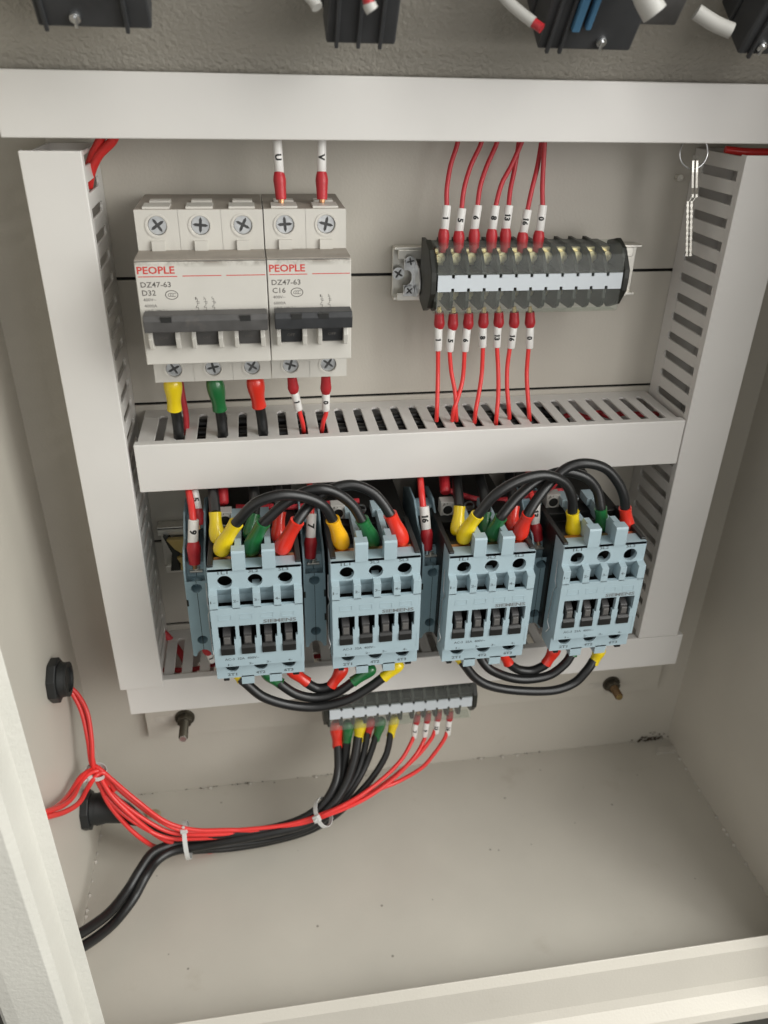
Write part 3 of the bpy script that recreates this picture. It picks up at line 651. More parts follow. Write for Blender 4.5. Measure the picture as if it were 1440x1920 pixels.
# auxiliary contact blocks
AX, AZ = -43.9, -276.2
def aux():
    t = thing('auxiliary_block', '', 'contact block', (AX, 0, AZ), 'slim blue auxiliary contact blocks')
    D = 75.0; W = 11.4
    side = [(12, 0), (D-6, 0), (D, 1), (D, 45.5), (D-1.5, 47.5), (D-1.5, 50)]
    for a, b in ((0, 5.6), (5.8, 11.4)):
        m = MB()
        m.prism([(12, AZ+6), (D-6.3, AZ+6), (D-6.3, AZ+45.4), (D-9, AZ+52), (D-12, AZ+52), (D-14, AZ+48), (12, AZ+48)], 'x', AX+a, AX+b)
        part('half_shell', m, 'aux_blue', t, bevel=.25)
    m = MB(); cx = AX+5.7
    zc = [(-0.2, 8.9-4.5), ]
    m.hole_cell(AX, AX+W, AZ+38, AZ+46.2, cx, AZ+41.8, 2.75, D, 6.3); m.hole_cell(AX, AX+W, AZ+4.9, AZ+13, cx, AZ+8.7, 2.75, D, 6.3)
    m.add([(AX,-D,AZ+13),(AX+W,-D,AZ+13),(AX+W,-D,AZ+38),(AX,-D,AZ+38)], [(0,1,2,3)])
    for xx in (AX, AX+W): m.add([(xx,-D,AZ+4.9),(xx,-D,AZ+46.2),(xx,-D+9,AZ+46.2),(xx,-D+9,AZ+4.9)], [(0,1,2,3)])
    # arched foot
    pts = [(AX, AZ+4.9), (AX, AZ-1.5), (AX+.9, AZ-2)]+[(cx-3.9*math.cos(math.pi*i/8), AZ-2+4.2*math.sin(math.pi*i/8)) for i in range(9)]+[(AX+W-.9, AZ-2), (AX+W, AZ-1.5), (AX+W, AZ+4.9)]
    m.prism(pts, 'y', D-9, D)
    part('front_face', m, 'aux_blue', t)
    for a, b in ((0, 1.1), (10.3, 11.4)):
        m = MB(); m.prism([(14, AZ+45), (D-1, AZ+45), (D, AZ+46.2), (D-.5, AZ+52), (D-4, AZ+57), (D-9, AZ+60), (D-18, AZ+61), (D-24, AZ+66), (D-30, AZ+70), (30, AZ+70), (14, AZ+62)], 'x', AX+a, AX+b); part('cheek', m, 'aux_blue', t, bevel=.3)
    m = MB(); m.box(AX+1.1, AX+10.3, 36, 46, AZ+60, AZ+66); part('bridge', m, 'aux_blue', t, bevel=.3)
    m = MB(); m.box(cx-.14, cx+.14, D-.5, D+.03, AZ+2, AZ+38.8); m.box(cx-.14, cx+.14, D-.5, D+.03, AZ+44.6, AZ+46.2)
    m.box(AX-.1, AX+.9, D-3, D+.05, AZ+31, AZ+35); m.box(AX+W-.9, AX+W+.1, D-3, D+.05, AZ+31, AZ+35.5); m.box(AX+W-.9, AX+W+.1, D-3, D+.05, AZ+15.5, AZ+20)
    pass
    m.box(AX+1.2, AX+10.2, D-14, D-13.5, AZ+47, AZ+50.5)
    part('joint', m, 'terminal_black', t)
    m = MB(); m.box(cx-3.3, cx+3.3, D-13, D-5.5, AZ+47.6, AZ+48.6); m.cyl((cx, -D+9, AZ+48.6), (cx, -D+9, AZ+50), 2.4, 14); part('clamp', m, 'bright_zinc', t, bevel=.2)
    m = MB(); m.box(cx+1.9, cx+3.4, D-.3, D+.12, AZ+18, AZ+31); part('embossed_panel', m, 'aux_blue', t)
    return t
a1 = aux(); a1['label'] = 'slim blue auxiliary contact block at the far left, under the wire marked 9'
dup(a1, (16.1, 0, -276.4), 'slim blue auxiliary contact block under the wire marked 7, between the first two contactors')
dup(a1, (79.0, 0, -276.8), 'slim blue auxiliary contact block under the wire marked 16, left of the third contactor')
dup(a1, (139.2, 0, -276.6), 'slim blue auxiliary contact block mostly hidden behind the third contactor, below the wire marked 13')
# rail and amber end clamp left of the first block
t = thing('contactor_rail', 'zinc rail behind the contactors, its end with amber clamp showing at the left', 'rail', (80, 0, -250))
m = MB(); m.box(-63.5, 198, .6, 1.6, -266, -236); m.box(-64, 198, 1.6, 9, -237.2, -235.8); m.box(-62, 198, 1.6, 9, -267, -265.6); m.box(-64, 198, 8, 9, -241, -235.9); m.box(-62, 198, 8, 9, -267, -262.5); part('rail', m, 'bright_zinc', t, bevel=.25)
m = MB(); m.prism([(-59, -241.5), (-46, -241.5), (-46, -250), (-51, -251.5), (-55, -248)], 'y', 10, 14); m.prism([(-54.5, -254), (-46, -253), (-46, -263), (-53, -263), (-52.5, -258)], 'y', 10, 14); part('end_clamp', m, 'amber_plastic', t, bevel=.6)
m = MB(); m.prism([(-61, -240), (-58, -241), (-55, -249), (-52, -252), (-54, -256), (-53, -264), (-59, -264), (-57, -252)], 'y', 6, 12); part('clamp_frame', m, 'terminal_black', t, bevel=.4)

# ================================================================== WIRES
GT = 'numbered red wires above the upper terminal block'
GB = 'numbered red wires below the upper terminal block'
def numwire(label, num, path, mk, sl, group, m='red_wire', r=1.15, rm=2.05, rs=2.6, sleeve='red_sleeve', extra=None):
    t = thing('marked_wire', label, 'wire', path[0], group)
    cable(t, path, r, m, 'insulation', sides=10)
    marker(t, mk[0], mk[1], rm, num)
    a, b = Vector(sl[0]), Vector(sl[1])      # a at the marker, b at the terminal
    mb = MB(); k = 7; prof = [.80, .98, 1.08, 1.04, .98, .95, .92, .86]
    mb.tube([a.lerp(b, i/k) for i in range(k+1)], [rs*p for p in prof], 16); part('sleeve', mb, sleeve, t, smooth=True)
    ax = (b-a).normalized(); mb = MB(); mb.tube([b-ax*.3, b+ax*2.6], [1.5, 1.0], 8)
    for q in range(5):
        o = Vector((math.cos(q*1.3), .3*math.sin(q*2.0), math.sin(q*1.9)))*.7; mb.tube([b-ax*.2+o, b+ax*(1.6+.4*(q % 3))+o*1.4], .22, 4)
    part('bare_strands', mb, 'copper' if extra is None else extra, t)
    return t
Z1 = [
 ('1', [(98.8,-20.0,-24.4),(97.7,-20.0,-32.3),(94.7,-22.0,-41.0),(92.8,-25.0,-50.7),(92.7,-27.0,-58.2)], [(92.8,-27.0,-57.8),(92.0,-28.0,-68.9)], [(91.7,-28.0,-68.3),(91.8,-29.0,-79.2)], 'leftmost red wire entering the top of the upper terminal block, white marker printed 1'),
 ('5', [(111.2,-20.0,-24.2),(109.0,-20.0,-32.2),(104.5,-22.0,-41.0),(101.2,-25.0,-50.7),(100.1,-27.0,-59.7)], [(100.3,-27.0,-59.2),(99.3,-28.0,-69.9)], [(99.2,-28.0,-69.3),(99.4,-29.0,-79.4)], 'red wire above the upper terminal block with a marker printed 5, second from the left'),
 ('6', [(118.7,-20.0,-24.2),(116.6,-20.0,-32.1),(112.4,-22.0,-40.9),(109.0,-25.0,-49.7),(107.8,-27.0,-58.3)], [(108.0,-27.0,-57.8),(106.8,-28.0,-69.0)], [(106.8,-28.0,-68.4),(107.2,-29.0,-79.5)], 'red wire above the upper terminal block with a marker printed 6'),
 ('8', [(130.0,-24.0,-23.8),(127.3,-24.0,-31.7),(123.4,-25.0,-40.6),(119.1,-26.0,-48.7),(116.8,-27.0,-58.5)], [(116.8,-27.0,-58.0),(115.8,-28.0,-69.1)], [(115.6,-28.0,-68.5),(115.9,-29.0,-79.4)], 'red wire marked 8 above the upper terminal block, crossing over the wire marked 13'),
 ('13', [(128.3,-19.0,-24.1),(127.9,-19.0,-32.1),(126.4,-21.0,-42.8),(124.3,-24.0,-51.7),(123.3,-27.0,-58.3)], [(123.5,-27.0,-57.9),(122.6,-28.0,-68.8)], [(122.5,-28.0,-68.3),(123.0,-29.0,-79.5)], 'red wire above the upper terminal block marked 13, passing behind the wire marked 8'),
 ('16', [(139.1,-20.0,-24.0),(138.7,-20.0,-32.0),(137.3,-22.0,-41.8),(134.8,-25.0,-50.7),(132.9,-27.0,-60.5)], [(133.1,-27.0,-60.0),(131.7,-28.0,-70.8)], [(131.4,-28.0,-70.2),(131.6,-29.0,-79.8)], 'red wire above the upper terminal block marked 16, second from the right'),
 ('0', [(138.1,-24.0,-23.7),(139.0,-24.0,-31.6),(139.2,-25.0,-40.5),(139.6,-26.0,-50.5),(140.4,-27.0,-58.4)], [(140.5,-27.0,-57.9),(140.0,-28.0,-70.1)], [(139.7,-28.0,-69.5),(139.4,-29.0,-79.7)], 'rightmost red wire entering the top of the upper terminal block, marker printed 0'),
]
for num, path, mk, sl, lab in Z1: numwire(lab, num, path, mk, sl, GT, 'crimson_wire', extra='brass')
Z2 = [
 ('1', [(91.8,-29.0,-127.4),(92.2,-30.0,-140.2),(91.7,-34.0,-151.4),(91.4,-36.0,-158.7),(92.0,-34.0,-165.5)], [(91.5,-29.0,-116.0),(91.8,-29.0,-128.2)], [(91.9,-29.0,-116.7),(91.4,-29.0,-108.3)], 'leftmost red wire below the upper terminal block, marker printed 1'),
 ('5', [(97.9,-29.0,-128.0),(99.3,-30.0,-139.4),(101.3,-33.0,-149.8),(101.6,-36.0,-158.0),(102.9,-34.0,-166.0)], [(98.4,-29.0,-116.9),(98.0,-29.0,-128.9)], [(99.0,-29.0,-117.5),(98.7,-29.0,-108.8)], 'red wire below the upper terminal block marked 5, bending right into a shared slot'),
 ('6', [(106.0,-29.0,-128.2),(105.9,-30.0,-143.0),(103.1,-34.0,-151.8),(100.3,-37.0,-158.1),(100.3,-35.0,-165.5)], [(106.5,-29.0,-116.8),(106.1,-29.0,-129.1)], [(107.0,-29.0,-117.3),(106.8,-29.0,-108.9)], 'red wire below the upper terminal block marked 6, bending left into a shared slot'),
 ('8', [(115.7,-29.0,-126.4),(116.0,-30.0,-141.1),(114.1,-34.0,-151.1),(112.0,-38.0,-158.8),(112.5,-36.0,-166.8)], [(114.8,-29.0,-116.2),(115.5,-29.0,-127.2)], [(115.0,-29.0,-116.9),(114.7,-29.0,-108.9)], 'red wire below the upper terminal block marked 8, fourth from the left'),
 ('13', [(123.2,-29.0,-126.6),(124.7,-31.0,-141.0),(123.9,-37.0,-151.5),(123.1,-40.0,-160.8),(123.8,-38.0,-167.7)], [(122.7,-29.0,-116.2),(123.1,-29.0,-127.4)], [(123.2,-29.0,-116.9),(122.6,-29.0,-108.9)], 'red wire below the upper terminal block marked 13, running to the front of its slot'),
 ('16', [(130.4,-29.0,-127.4),(129.7,-30.0,-138.1),(129.7,-33.0,-148.6),(130.6,-36.0,-158.1),(132.5,-34.0,-166.2)], [(131.2,-29.0,-116.6),(130.9,-29.0,-128.2)], [(131.5,-29.0,-117.3),(130.8,-29.0,-109.1)], 'red wire below the upper terminal block marked 16, second from the right'),
 ('0', [(140.6,-29.0,-127.7),(140.7,-30.0,-140.8),(140.9,-33.0,-149.0),(142.0,-36.0,-159.7),(144.1,-34.0,-167.9)], [(140.1,-29.0,-116.7),(141.0,-29.0,-128.5)], [(140.1,-29.0,-117.3),(139.2,-29.0,-109.3)], 'rightmost red wire below the upper terminal block, marker printed 0'),
]
for num, path, mk, sl, lab in Z2: numwire(lab, num, path, mk, sl, GB, extra='brass')
numwire('red wire marked U dropping into the top of the two pole breaker', 'U', [(13.4,-40.0,-21.6), (13.2,-40.0,-31.2)], [(13.3,-40.0,-29.2), (13.8,-40.0,-42.5)], [(13.6,-40.0,-41.9), (14.0,-42.0,-53.0)], 'wires into the top of the two pole breaker')
numwire('red wire marked V dropping into the top of the two pole breaker', 'V', [(32.4,-40.0,-21.3), (32.5,-40.0,-31.1)], [(32.5,-40.0,-29.0), (32.3,-40.0,-42.5)], [(32.3,-40.0,-41.8), (32.1,-42.0,-53.0)], 'wires into the top of the two pole breaker')
numwire('red wire marked 1 under the left pole of the two pole breaker', '1', [(18.3,-40.0,-151.7), (19.5,-39.0,-157.4), (20.5,-38.0,-162.6), (21.1,-34.0,-169.2)], [(16.6,-41.0,-143.0), (18.5,-40.0,-153.5)], [(16.4,-41.0,-143.8), (15.6,-42.0,-135.1)], 'wires out of the bottom of the two pole breaker')
numwire('red wire marked 0 under the right pole of the two pole breaker', '0', [(32.6,-40.0,-152.9), (32.4,-39.0,-156.8), (31.0,-38.0,-161.9), (30.4,-34.0,-169.6)], [(32.4,-41.0,-143.9), (32.3,-40.0,-154.4)], [(32.4,-41.0,-144.8), (32.4,-42.0,-135.1)], 'wires out of the bottom of the two pole breaker')
def fat(label, bootm, bp, cp, r=2.65, rb=3.8, group='black cables out of the bottom of the three pole breaker', cat='cable', bm2=None, bp2=None):
    t = thing('booted_cable', label, cat, bp[0], group)
    cable(t, cp, r, 'black_cable', 'cable', sides=14); boot(t, bp, rb, bootm)
    if bm2: boot(t, bp2, rb, bm2)
    return t
fat('black cable with a yellow boot, under the left pole of the three pole breaker', 'yellow_boot', [(-41.8,-41.0,-133.3), (-42.1,-41.0,-141.2), (-42.7,-40.0,-150.8)], [(-42.4,-40.0,-148.0), (-42.1,-39.0,-156.1), (-42.1,-39.0,-163.9), (-43.0,-36.0,-172.9)])
fat('black cable with a green boot, under the middle pole of the three pole breaker', 'green_boot', [(-22.3,-41.0,-133.5), (-21.3,-41.0,-143.4), (-20.7,-40.0,-151.7)], [(-20.8,-40.0,-148.9), (-20.4,-39.0,-157.1), (-20.2,-39.0,-164.4), (-20.7,-36.0,-172.9)])
fat('black cable with a red boot, under the right pole of the three pole breaker', 'red_boot', [(-2.6,-41.0,-133.7), (-2.0,-41.0,-142.3), (-1.2,-40.0,-150.9)], [(-1.3,-40.0,-148.0), (-0.4,-39.0,-156.5), (-0.0,-39.0,-164.2), (-0.2,-36.0,-172.7)])
t = thing('loose_wire', 'short crimson wire dropping behind the yellow booted cable under the three pole breaker', 'wire', (-37.7,-30.0,-135.7)); cable(t, [(-40.0,-25.0,-137.4), (-39.3,-27.0,-149.5), (-38.7,-27.0,-159.8), (-39.6,-26.0,-170.6)], 1.5, 'crimson_wire', 'insulation')

# wires at the duct ends and running inside the ducts
for i, (a, lab) in enumerate((([(-53.5,-28.0,-26.0), (-56.9,-28.0,-31.3), (-63.3,-26.0,-36.7), (-68.0,-22.0,-43.2), (-71.2,-18.0,-50.7)], 'right hand red wire bending down into the top of the left vertical duct'), ([(-59.5,-26.0,-26.2), (-62.3,-26.0,-31.5), (-66.4,-24.0,-37.4), (-69.7,-20.0,-43.4), (-73.0,-16.0,-51.0)], 'left hand red wire bending down into the top of the left vertical duct'))):
    t = thing('duct_wire', lab, 'wire', a[0], 'red wires at the top of the left duct'); cable(t, a, 2.0, 'red_wire', 'insulation')
t = thing('duct_wire', 'red wire showing between the top duct cover and the right vertical duct', 'wire', (239.5,-30.0,-34.3)); cable(t, [(230.3,-26.0,-33.1), (240.6,-28.0,-33.8), (252.0,-28.0,-33.9), (262.2,-28.0,-34.8)], 1.9, 'red_wire', 'insulation')
def inner(label, z, x0, x1, d, r, m, wob=2.0):
    t = thing('duct_wire', label, 'wire', (x0, -d, z), 'wires lying inside the ducts')
    cable(t, [(x0+(x1-x0)*i/9, -d+random.uniform(-wob, wob), z+random.uniform(-wob, wob)) for i in range(10)], r, m, 'insulation')
inner('dark red wire lying at the front inside the middle duct, seen through its slots', -176, -60, 224, 36, 1.5, 'crimson_wire')
inner('black cable lying inside the left half of the middle duct behind the slots', -180, -50, 100, 24, 2.9, 'black_cable')
inner('red wire lying at the back inside the left end of the middle duct', -174, -61, -30, 36, 3.4, 'crimson_wire', 1)
inner('red wire lying at the back inside the right end of the middle duct', -172, 160, 226, 22, 1.6, 'crimson_wire', 1.5)
inner('black cable lying along the front inside the middle duct', -182, -60, 220, 40, 2.8, 'black_cable')
inner('red wire lying inside the bottom duct, seen through its slots at the left', -334, -85, 60, 18, 1.5, 'crimson_wire')
for lab, z_, d_, r_ in (('uppermost black cable lying at the back inside the middle duct', -171, 14, 3.0), ('black cable lying high in the centre of the middle duct', -172, 22, 3.0), ('black cable lying high toward the front of the middle duct', -171.5, 31, 3.0), ('deep black cable at the very front of the middle duct', -176, 42, 2.6)):
    inner(lab, z_, -37, 168, d_, r_, 'black_cable', 1.2)
t = thing('duct_wire', 'red wire slanting between the left vertical duct and the bottom duct', 'wire', (-66.9,-8.0,-314.5)); cable(t, [(-70.8,-8.0,-309.1), (-65.8,-8.0,-317.1), (-59.7,-8.0,-330.7), (-57.3,-6.0,-342.3)], 2.2, 'crimson_wire', 'insulation')

# contactor wiring
GJ = 'black jumper cables arching between the contactor tops'
fat('black jumper with one yellow and one amber boot, arching between the first two contactors', 'yellow_boot', [(-24.2,-84.0,-208.8),(-21.3,-86.0,-200.9),(-15.1,-88.0,-189.9)], [(-15.8,-88.0,-190.9),(-13.3,-90.0,-186.9),(-5.1,-91.0,-178.1),(6.2,-90.0,-175.3),(17.4,-88.0,-178.1),(26.1,-87.0,-183.7),(30.9,-86.0,-192.8),(31.6,-86.0,-194.9)], 2.6, 3.7, GJ, 'cable', 'amber_boot', [(36.2,-82.0,-211.6),(33.8,-84.0,-202.1),(30.7,-86.0,-192.3)])
fat('black jumper with a green boot at each end, arching between the first two contactors', 'green_boot', [(-10.3,-82.0,-211.7),(-7.3,-84.0,-202.2),(-2.5,-86.0,-191.8)], [(-3.1,-86.0,-192.7),(-0.5,-86.0,-190.1),(8.7,-84.0,-182.7),(17.8,-82.0,-178.8),(25.8,-82.0,-177.4),(33.8,-81.0,-181.1),(41.0,-81.0,-188.0),(45.5,-82.0,-196.1),(46.5,-82.0,-198.0)], 2.6, 3.7, GJ, 'cable', 'green_boot', [(52.1,-80.0,-213.5),(49.6,-81.0,-205.0),(45.5,-82.0,-195.8)])
fat('black jumper with a red boot at each end, arching between the first two contactors', 'red_boot', [(4.4,-84.0,-210.0),(7.8,-86.0,-202.6),(13.6,-88.0,-190.9)], [(13.0,-88.0,-192.1),(15.4,-86.0,-189.6),(22.2,-80.0,-184.7),(31.5,-78.0,-179.8),(41.5,-77.0,-178.8),(50.5,-78.0,-182.5),(55.8,-80.0,-187.8),(59.4,-82.0,-193.4),(60.3,-82.0,-195.4)], 2.6, 3.7, GJ, 'cable', 'red_boot', [(66.5,-82.0,-212.3),(63.8,-82.0,-203.3),(59.5,-82.0,-193.6)])
fat('black jumper with two yellow boots, arching between the third and fourth contactors', 'yellow_boot', [(96.8,-84.0,-211.6),(98.8,-86.0,-202.5),(102.5,-88.0,-193.7)], [(101.9,-88.0,-194.7),(103.7,-88.0,-192.2),(111.0,-88.0,-182.5),(123.0,-86.0,-176.7),(136.6,-84.0,-175.6),(147.5,-83.0,-180.8),(152.9,-83.0,-189.4),(155.0,-82.0,-199.1),(155.4,-82.0,-201.3)], 2.6, 3.6, GJ, 'cable', 'yellow_boot', [(158.9,-80.0,-214.8),(157.0,-81.0,-207.5),(155.0,-82.0,-198.8)])
fat('black jumper with two dark green boots, arching between the third and fourth contactors', 'green_boot', [(113.3,-80.0,-214.7),(114.1,-82.0,-206.5),(116.2,-84.0,-198.2)], [(115.6,-84.0,-199.5),(117.2,-84.0,-196.5),(125.3,-80.0,-189.2),(136.4,-76.0,-182.7),(149.2,-74.0,-179.3),(162.0,-75.0,-182.6),(169.1,-76.0,-189.9),(171.8,-78.0,-198.7),(172.6,-78.0,-202.0)], 2.6, 3.5, GJ, 'cable', 'green_boot', [(176.2,-78.0,-216.8),(174.4,-78.0,-208.8),(172.1,-78.0,-200.0)])
fat('tallest black jumper, with two red boots, between the third and fourth contactors', 'red_boot', [(127.7,-82.0,-213.0),(128.3,-84.0,-204.2),(129.7,-86.0,-196.2)], [(129.1,-86.0,-197.7),(130.9,-85.0,-194.2),(136.0,-82.0,-188.3),(143.3,-78.0,-182.1),(151.4,-76.0,-176.1),(160.8,-76.0,-174.3),(171.6,-76.0,-177.7),(179.3,-77.0,-185.3),(184.1,-78.0,-194.1),(186.3,-78.0,-203.0)], 2.6, 3.5, GJ, 'cable', 'red_boot', [(190.2,-78.0,-217.2),(188.2,-78.0,-209.2),(185.8,-78.0,-200.7)])
GK = 'booted black cables coming up behind the contactor jumpers'
for lab, bm, bp, cp in (
 ('yellow booted cable standing behind the front yellow boot of the leftmost contactor', 'yellow_boot', [(-24.9,-76.0,-207.8),(-25.8,-72.0,-201.6),(-25.8,-68.0,-194.4)], [(-25.9,-68.0,-196.0),(-26.7,-56.0,-194.6),(-27.8,-40.0,-194.4),(-28.3,-30.0,-191.7)]),
 ('dark green booted cable standing behind the front green boot of the leftmost contactor', 'green_boot', [(-9.8,-74.0,-208.1),(-8.9,-70.0,-204.0),(-6.8,-66.0,-197.9)], [(-7.0,-66.0,-199.5),(-6.3,-56.0,-195.9),(-6.7,-40.0,-195.7),(-6.9,-30.0,-193.0)]),
 ('red booted cable standing behind the front red boot of the leftmost contactor', 'red_boot', [(4.3,-76.0,-210.1),(4.7,-72.0,-203.8),(6.0,-68.0,-196.3)], [(5.8,-68.0,-198.2),(5.8,-56.0,-195.6),(5.4,-40.0,-195.3),(4.9,-30.0,-193.7)]),
 ('yellow booted cable standing behind the front yellow boot of the third contactor', 'yellow_boot', [(96.2,-76.0,-212.6),(97.5,-72.0,-206.8),(98.7,-68.0,-199.3)], [(98.8,-68.0,-201.0),(101.3,-54.0,-199.5),(103.3,-40.0,-195.7),(104.9,-30.0,-191.8)]),
 ('dark green booted cable standing behind the front green boot of the third contactor', 'green_boot', [(112.9,-74.0,-215.6),(113.0,-70.0,-211.3),(113.9,-66.0,-205.3)], [(114.1,-66.0,-207.0),(115.9,-54.0,-201.5),(116.8,-40.0,-197.6),(118.0,-30.0,-192.5)]),
 ('red booted cable standing behind the front red boot of the third contactor', 'red_boot', [(127.2,-76.0,-212.1),(127.0,-72.0,-207.8),(128.3,-68.0,-201.3)], [(128.4,-68.0,-203.0),(131.6,-54.0,-201.4),(133.9,-40.0,-197.5),(136.0,-30.0,-193.5)])):
    fat(lab, bm, bp, cp, 2.8, 3.3, GK)
GA = 'numbered red wires plugged into the blue side blocks'
numwire('orange red wire marked 9 plugged into the leftmost blue side block', '9', [(-41.6,-32.0,-189.9),(-40.5,-40.0,-193.0),(-39.1,-50.0,-193.8),(-37.9,-58.0,-196.0),(-37.2,-64.0,-201.2)], [(-37.0,-64.0,-200.3),(-38.3,-67.0,-211.7)], [(-38.0,-67.0,-211.1),(-38.3,-70.0,-222.7)], GA, r=1.8, rm=2.6, rs=3.3, extra='copper')
numwire('red wire with a partly hidden marker, behind the wire marked 9', '5', [(-38.5,-34.0,-189.1),(-37.9,-38.0,-192.6),(-37.1,-44.0,-195.0)], [(-37.2,-44.0,-194.4),(-35.8,-50.0,-202.5)], [(-36.1,-50.0,-201.8),(-36.1,-54.0,-209.3)], GA, r=1.6, rm=2.3, rs=3.0, extra='copper')
numwire('red wire marked 7 plugged into the side block between the first two contactors', '7', [(23.2,-32.0,-191.5),(22.8,-40.0,-194.1),(22.4,-50.0,-194.4),(22.3,-56.0,-196.7),(22.0,-62.0,-202.7)], [(22.1,-62.0,-201.9),(20.9,-67.0,-213.5)], [(21.0,-67.0,-212.9),(20.3,-70.0,-223.8)], GA, r=1.6, rm=2.6, rs=3.2, extra='silver')
numwire('orange red wire marked 16 plugged into the side block left of the third contactor', '16', [(83.7,-32.0,-191.9),(82.9,-40.0,-194.0),(81.4,-50.0,-193.7),(80.4,-58.0,-196.0),(80.5,-63.0,-202.0)], [(80.9,-63.0,-201.1),(81.8,-67.0,-213.0)], [(81.9,-67.0,-212.3),(82.3,-70.0,-223.6)], GA, r=1.7, rm=2.6, rs=3.1, extra='silver')
numwire('red wire marked 13, behind the red boot between the third and fourth contactors', '13', [(145.9,-34.0,-193.3),(144.1,-42.0,-196.0),(141.8,-52.0,-199.7),(141.5,-58.0,-202.1),(142.2,-62.0,-204.4)], [(142.4,-62.0,-202.5),(142.1,-66.0,-214.8)], [(142.1,-66.0,-214.1),(143.8,-69.0,-223.2)], GA, r=1.6, rm=2.5, rs=3.0, extra='copper')
def stub(label, pts, r=3.0):
    t = thing('sleeved_wire', label, 'wire', pts[0], 'red sleeved wires on the coil terminals'); mb = MB(); p = smooth_path(pts, 6)
    mb.tube(p, [r*.9]+[r]*(len(p)-2)+[r*.75], 14); part('sleeve', mb, 'red_sleeve', t, smooth=True)
stub('dark red sleeved wire end above the leftmost contactor, under the middle duct', [(-23.0,-36.0,-191.2),(-22.9,-42.0,-195.8),(-22.9,-48.0,-201.4)])
stub('dark red sleeved wire end above the third contactor, beside the wire marked 16', [(97.2,-34.0,-191.6),(96.8,-40.0,-197.0),(95.9,-48.0,-202.1)])
stub('small crimson wire end between the arching cables over the fourth contactor', [(157.2,-50.0,-197.2),(154.6,-52.0,-198.8),(151.4,-54.0,-199.3)], 2.2)
m = MB(); m.tube(smooth_path([(-16.8,-40.0,-207.7),(-8.0,-40.0,-208.5),(1.8,-42.0,-207.5),(13.7,-42.0,-208.5),(26.6,-42.0,-208.0),(49.4,-42.0,-207.2)], 4), 1.6, 8)
solo('control_wire', m, 'crimson_wire', 'dark red wire running level behind the left pair of contactors', 'wire', smooth=True)
m = MB(); m.tube(smooth_path([(99.2,-38.0,-205.5),(109.3,-40.0,-209.1),(122.2,-40.0,-212.9),(136.3,-42.0,-211.5),(152.2,-44.0,-207.4),(166.0,-44.0,-207.2)], 4), 1.6, 8)
solo('control_wire', m, 'crimson_wire', 'dark red wire running level behind the right pair of contactors', 'wire', smooth=True)
GL = 'black jumper cables looping under the contactors'
def loop(label, b1, bp1, cp, b2, bp2, r=2.65, rb=3.3): fat(label, b1, bp1, cp, r, rb, GL, 'cable', b2, bp2)
loop('longest black loop with yellow boots under the two left contactors', 'yellow_boot', [(-21.6,-78.0,-284.6),(-20.9,-80.0,-288.8),(-19.1,-82.0,-291.8)], [(-19.9,-82.0,-290.4),(-16.7,-84.0,-292.9),(-8.3,-86.0,-301.4),(5.5,-86.0,-309.0),(20.7,-86.0,-312.3),(36.3,-86.0,-309.7),(49.0,-84.0,-304.2),(59.2,-82.0,-297.7),(59.9,-82.0,-296.4)], 'yellow_boot', [(68.2,-80.0,-289.7),(64.5,-81.0,-293.8),(58.2,-82.0,-298.9)])
loop('middle black loop with green boots under the two left contactors', 'green_boot', [(-7.4,-76.0,-289.2),(-3.7,-78.0,-294.5),(1.6,-80.0,-298.4)], [(0.6,-80.0,-297.2),(2.5,-81.0,-299.2),(9.9,-82.0,-305.3),(20.1,-82.0,-309.0),(31.6,-81.0,-307.9),(41.2,-80.0,-301.8),(43.1,-80.0,-299.8)], 'green_boot', [(53.4,-78.0,-293.0),(48.6,-79.0,-297.0),(41.2,-80.0,-301.8)])
loop('shortest black loop with red boots under the two left contactors', 'red_boot', [(6.7,-76.0,-290.1),(10.0,-77.0,-294.9),(16.0,-78.0,-300.8)], [(14.7,-78.0,-299.6),(16.4,-78.0,-301.9),(21.5,-78.0,-305.8),(27.3,-78.0,-305.5),(31.0,-78.0,-302.6)], 'red_boot', [(37.0,-76.0,-292.2),(33.7,-77.0,-298.4),(29.4,-78.0,-304.8)])
loop('longest black loop with yellow boots under the two right contactors', 'yellow_boot', [(101.5,-78.0,-287.9),(102.1,-80.0,-290.9),(103.3,-82.0,-292.7)], [(102.7,-82.0,-291.3),(104.8,-83.0,-294.6),(111.2,-85.0,-303.0),(121.1,-86.0,-309.4),(137.9,-86.0,-314.6),(158.0,-86.0,-316.9),(171.8,-84.0,-314.5),(179.8,-82.0,-306.7),(183.5,-80.0,-302.0)], 'yellow_boot', [(187.2,-78.0,-293.8),(186.0,-79.0,-298.3),(183.5,-80.0,-304.0)])
loop('middle black loop under the two right contactors, its boots hidden by the tabs', 'green_boot', [(112.3,-76.0,-286.8),(113.5,-77.0,-289.4),(114.9,-78.0,-292.7)], [(114.3,-78.0,-291.3),(116.2,-80.0,-295.8),(121.5,-82.0,-301.1),(132.9,-82.0,-307.6),(144.2,-82.0,-310.2),(157.1,-81.0,-309.4),(166.5,-79.0,-303.6),(170.9,-77.0,-297.6)], 'green_boot', [(172.6,-75.0,-292.7),(171.9,-76.0,-295.8),(170.8,-77.0,-299.0)])
loop('shortest black loop with red boots under the two right contactors', 'red_boot', [(128.6,-76.0,-289.8),(129.9,-77.0,-295.1),(132.3,-78.0,-300.4)], [(131.3,-78.0,-298.5),(133.5,-78.0,-301.4),(138.9,-78.0,-305.7),(146.8,-78.0,-307.5),(153.7,-78.0,-304.7),(156.1,-78.0,-301.9)], 'red_boot', [(160.5,-76.0,-291.9),(158.6,-77.0,-296.9),(155.1,-78.0,-303.2)])
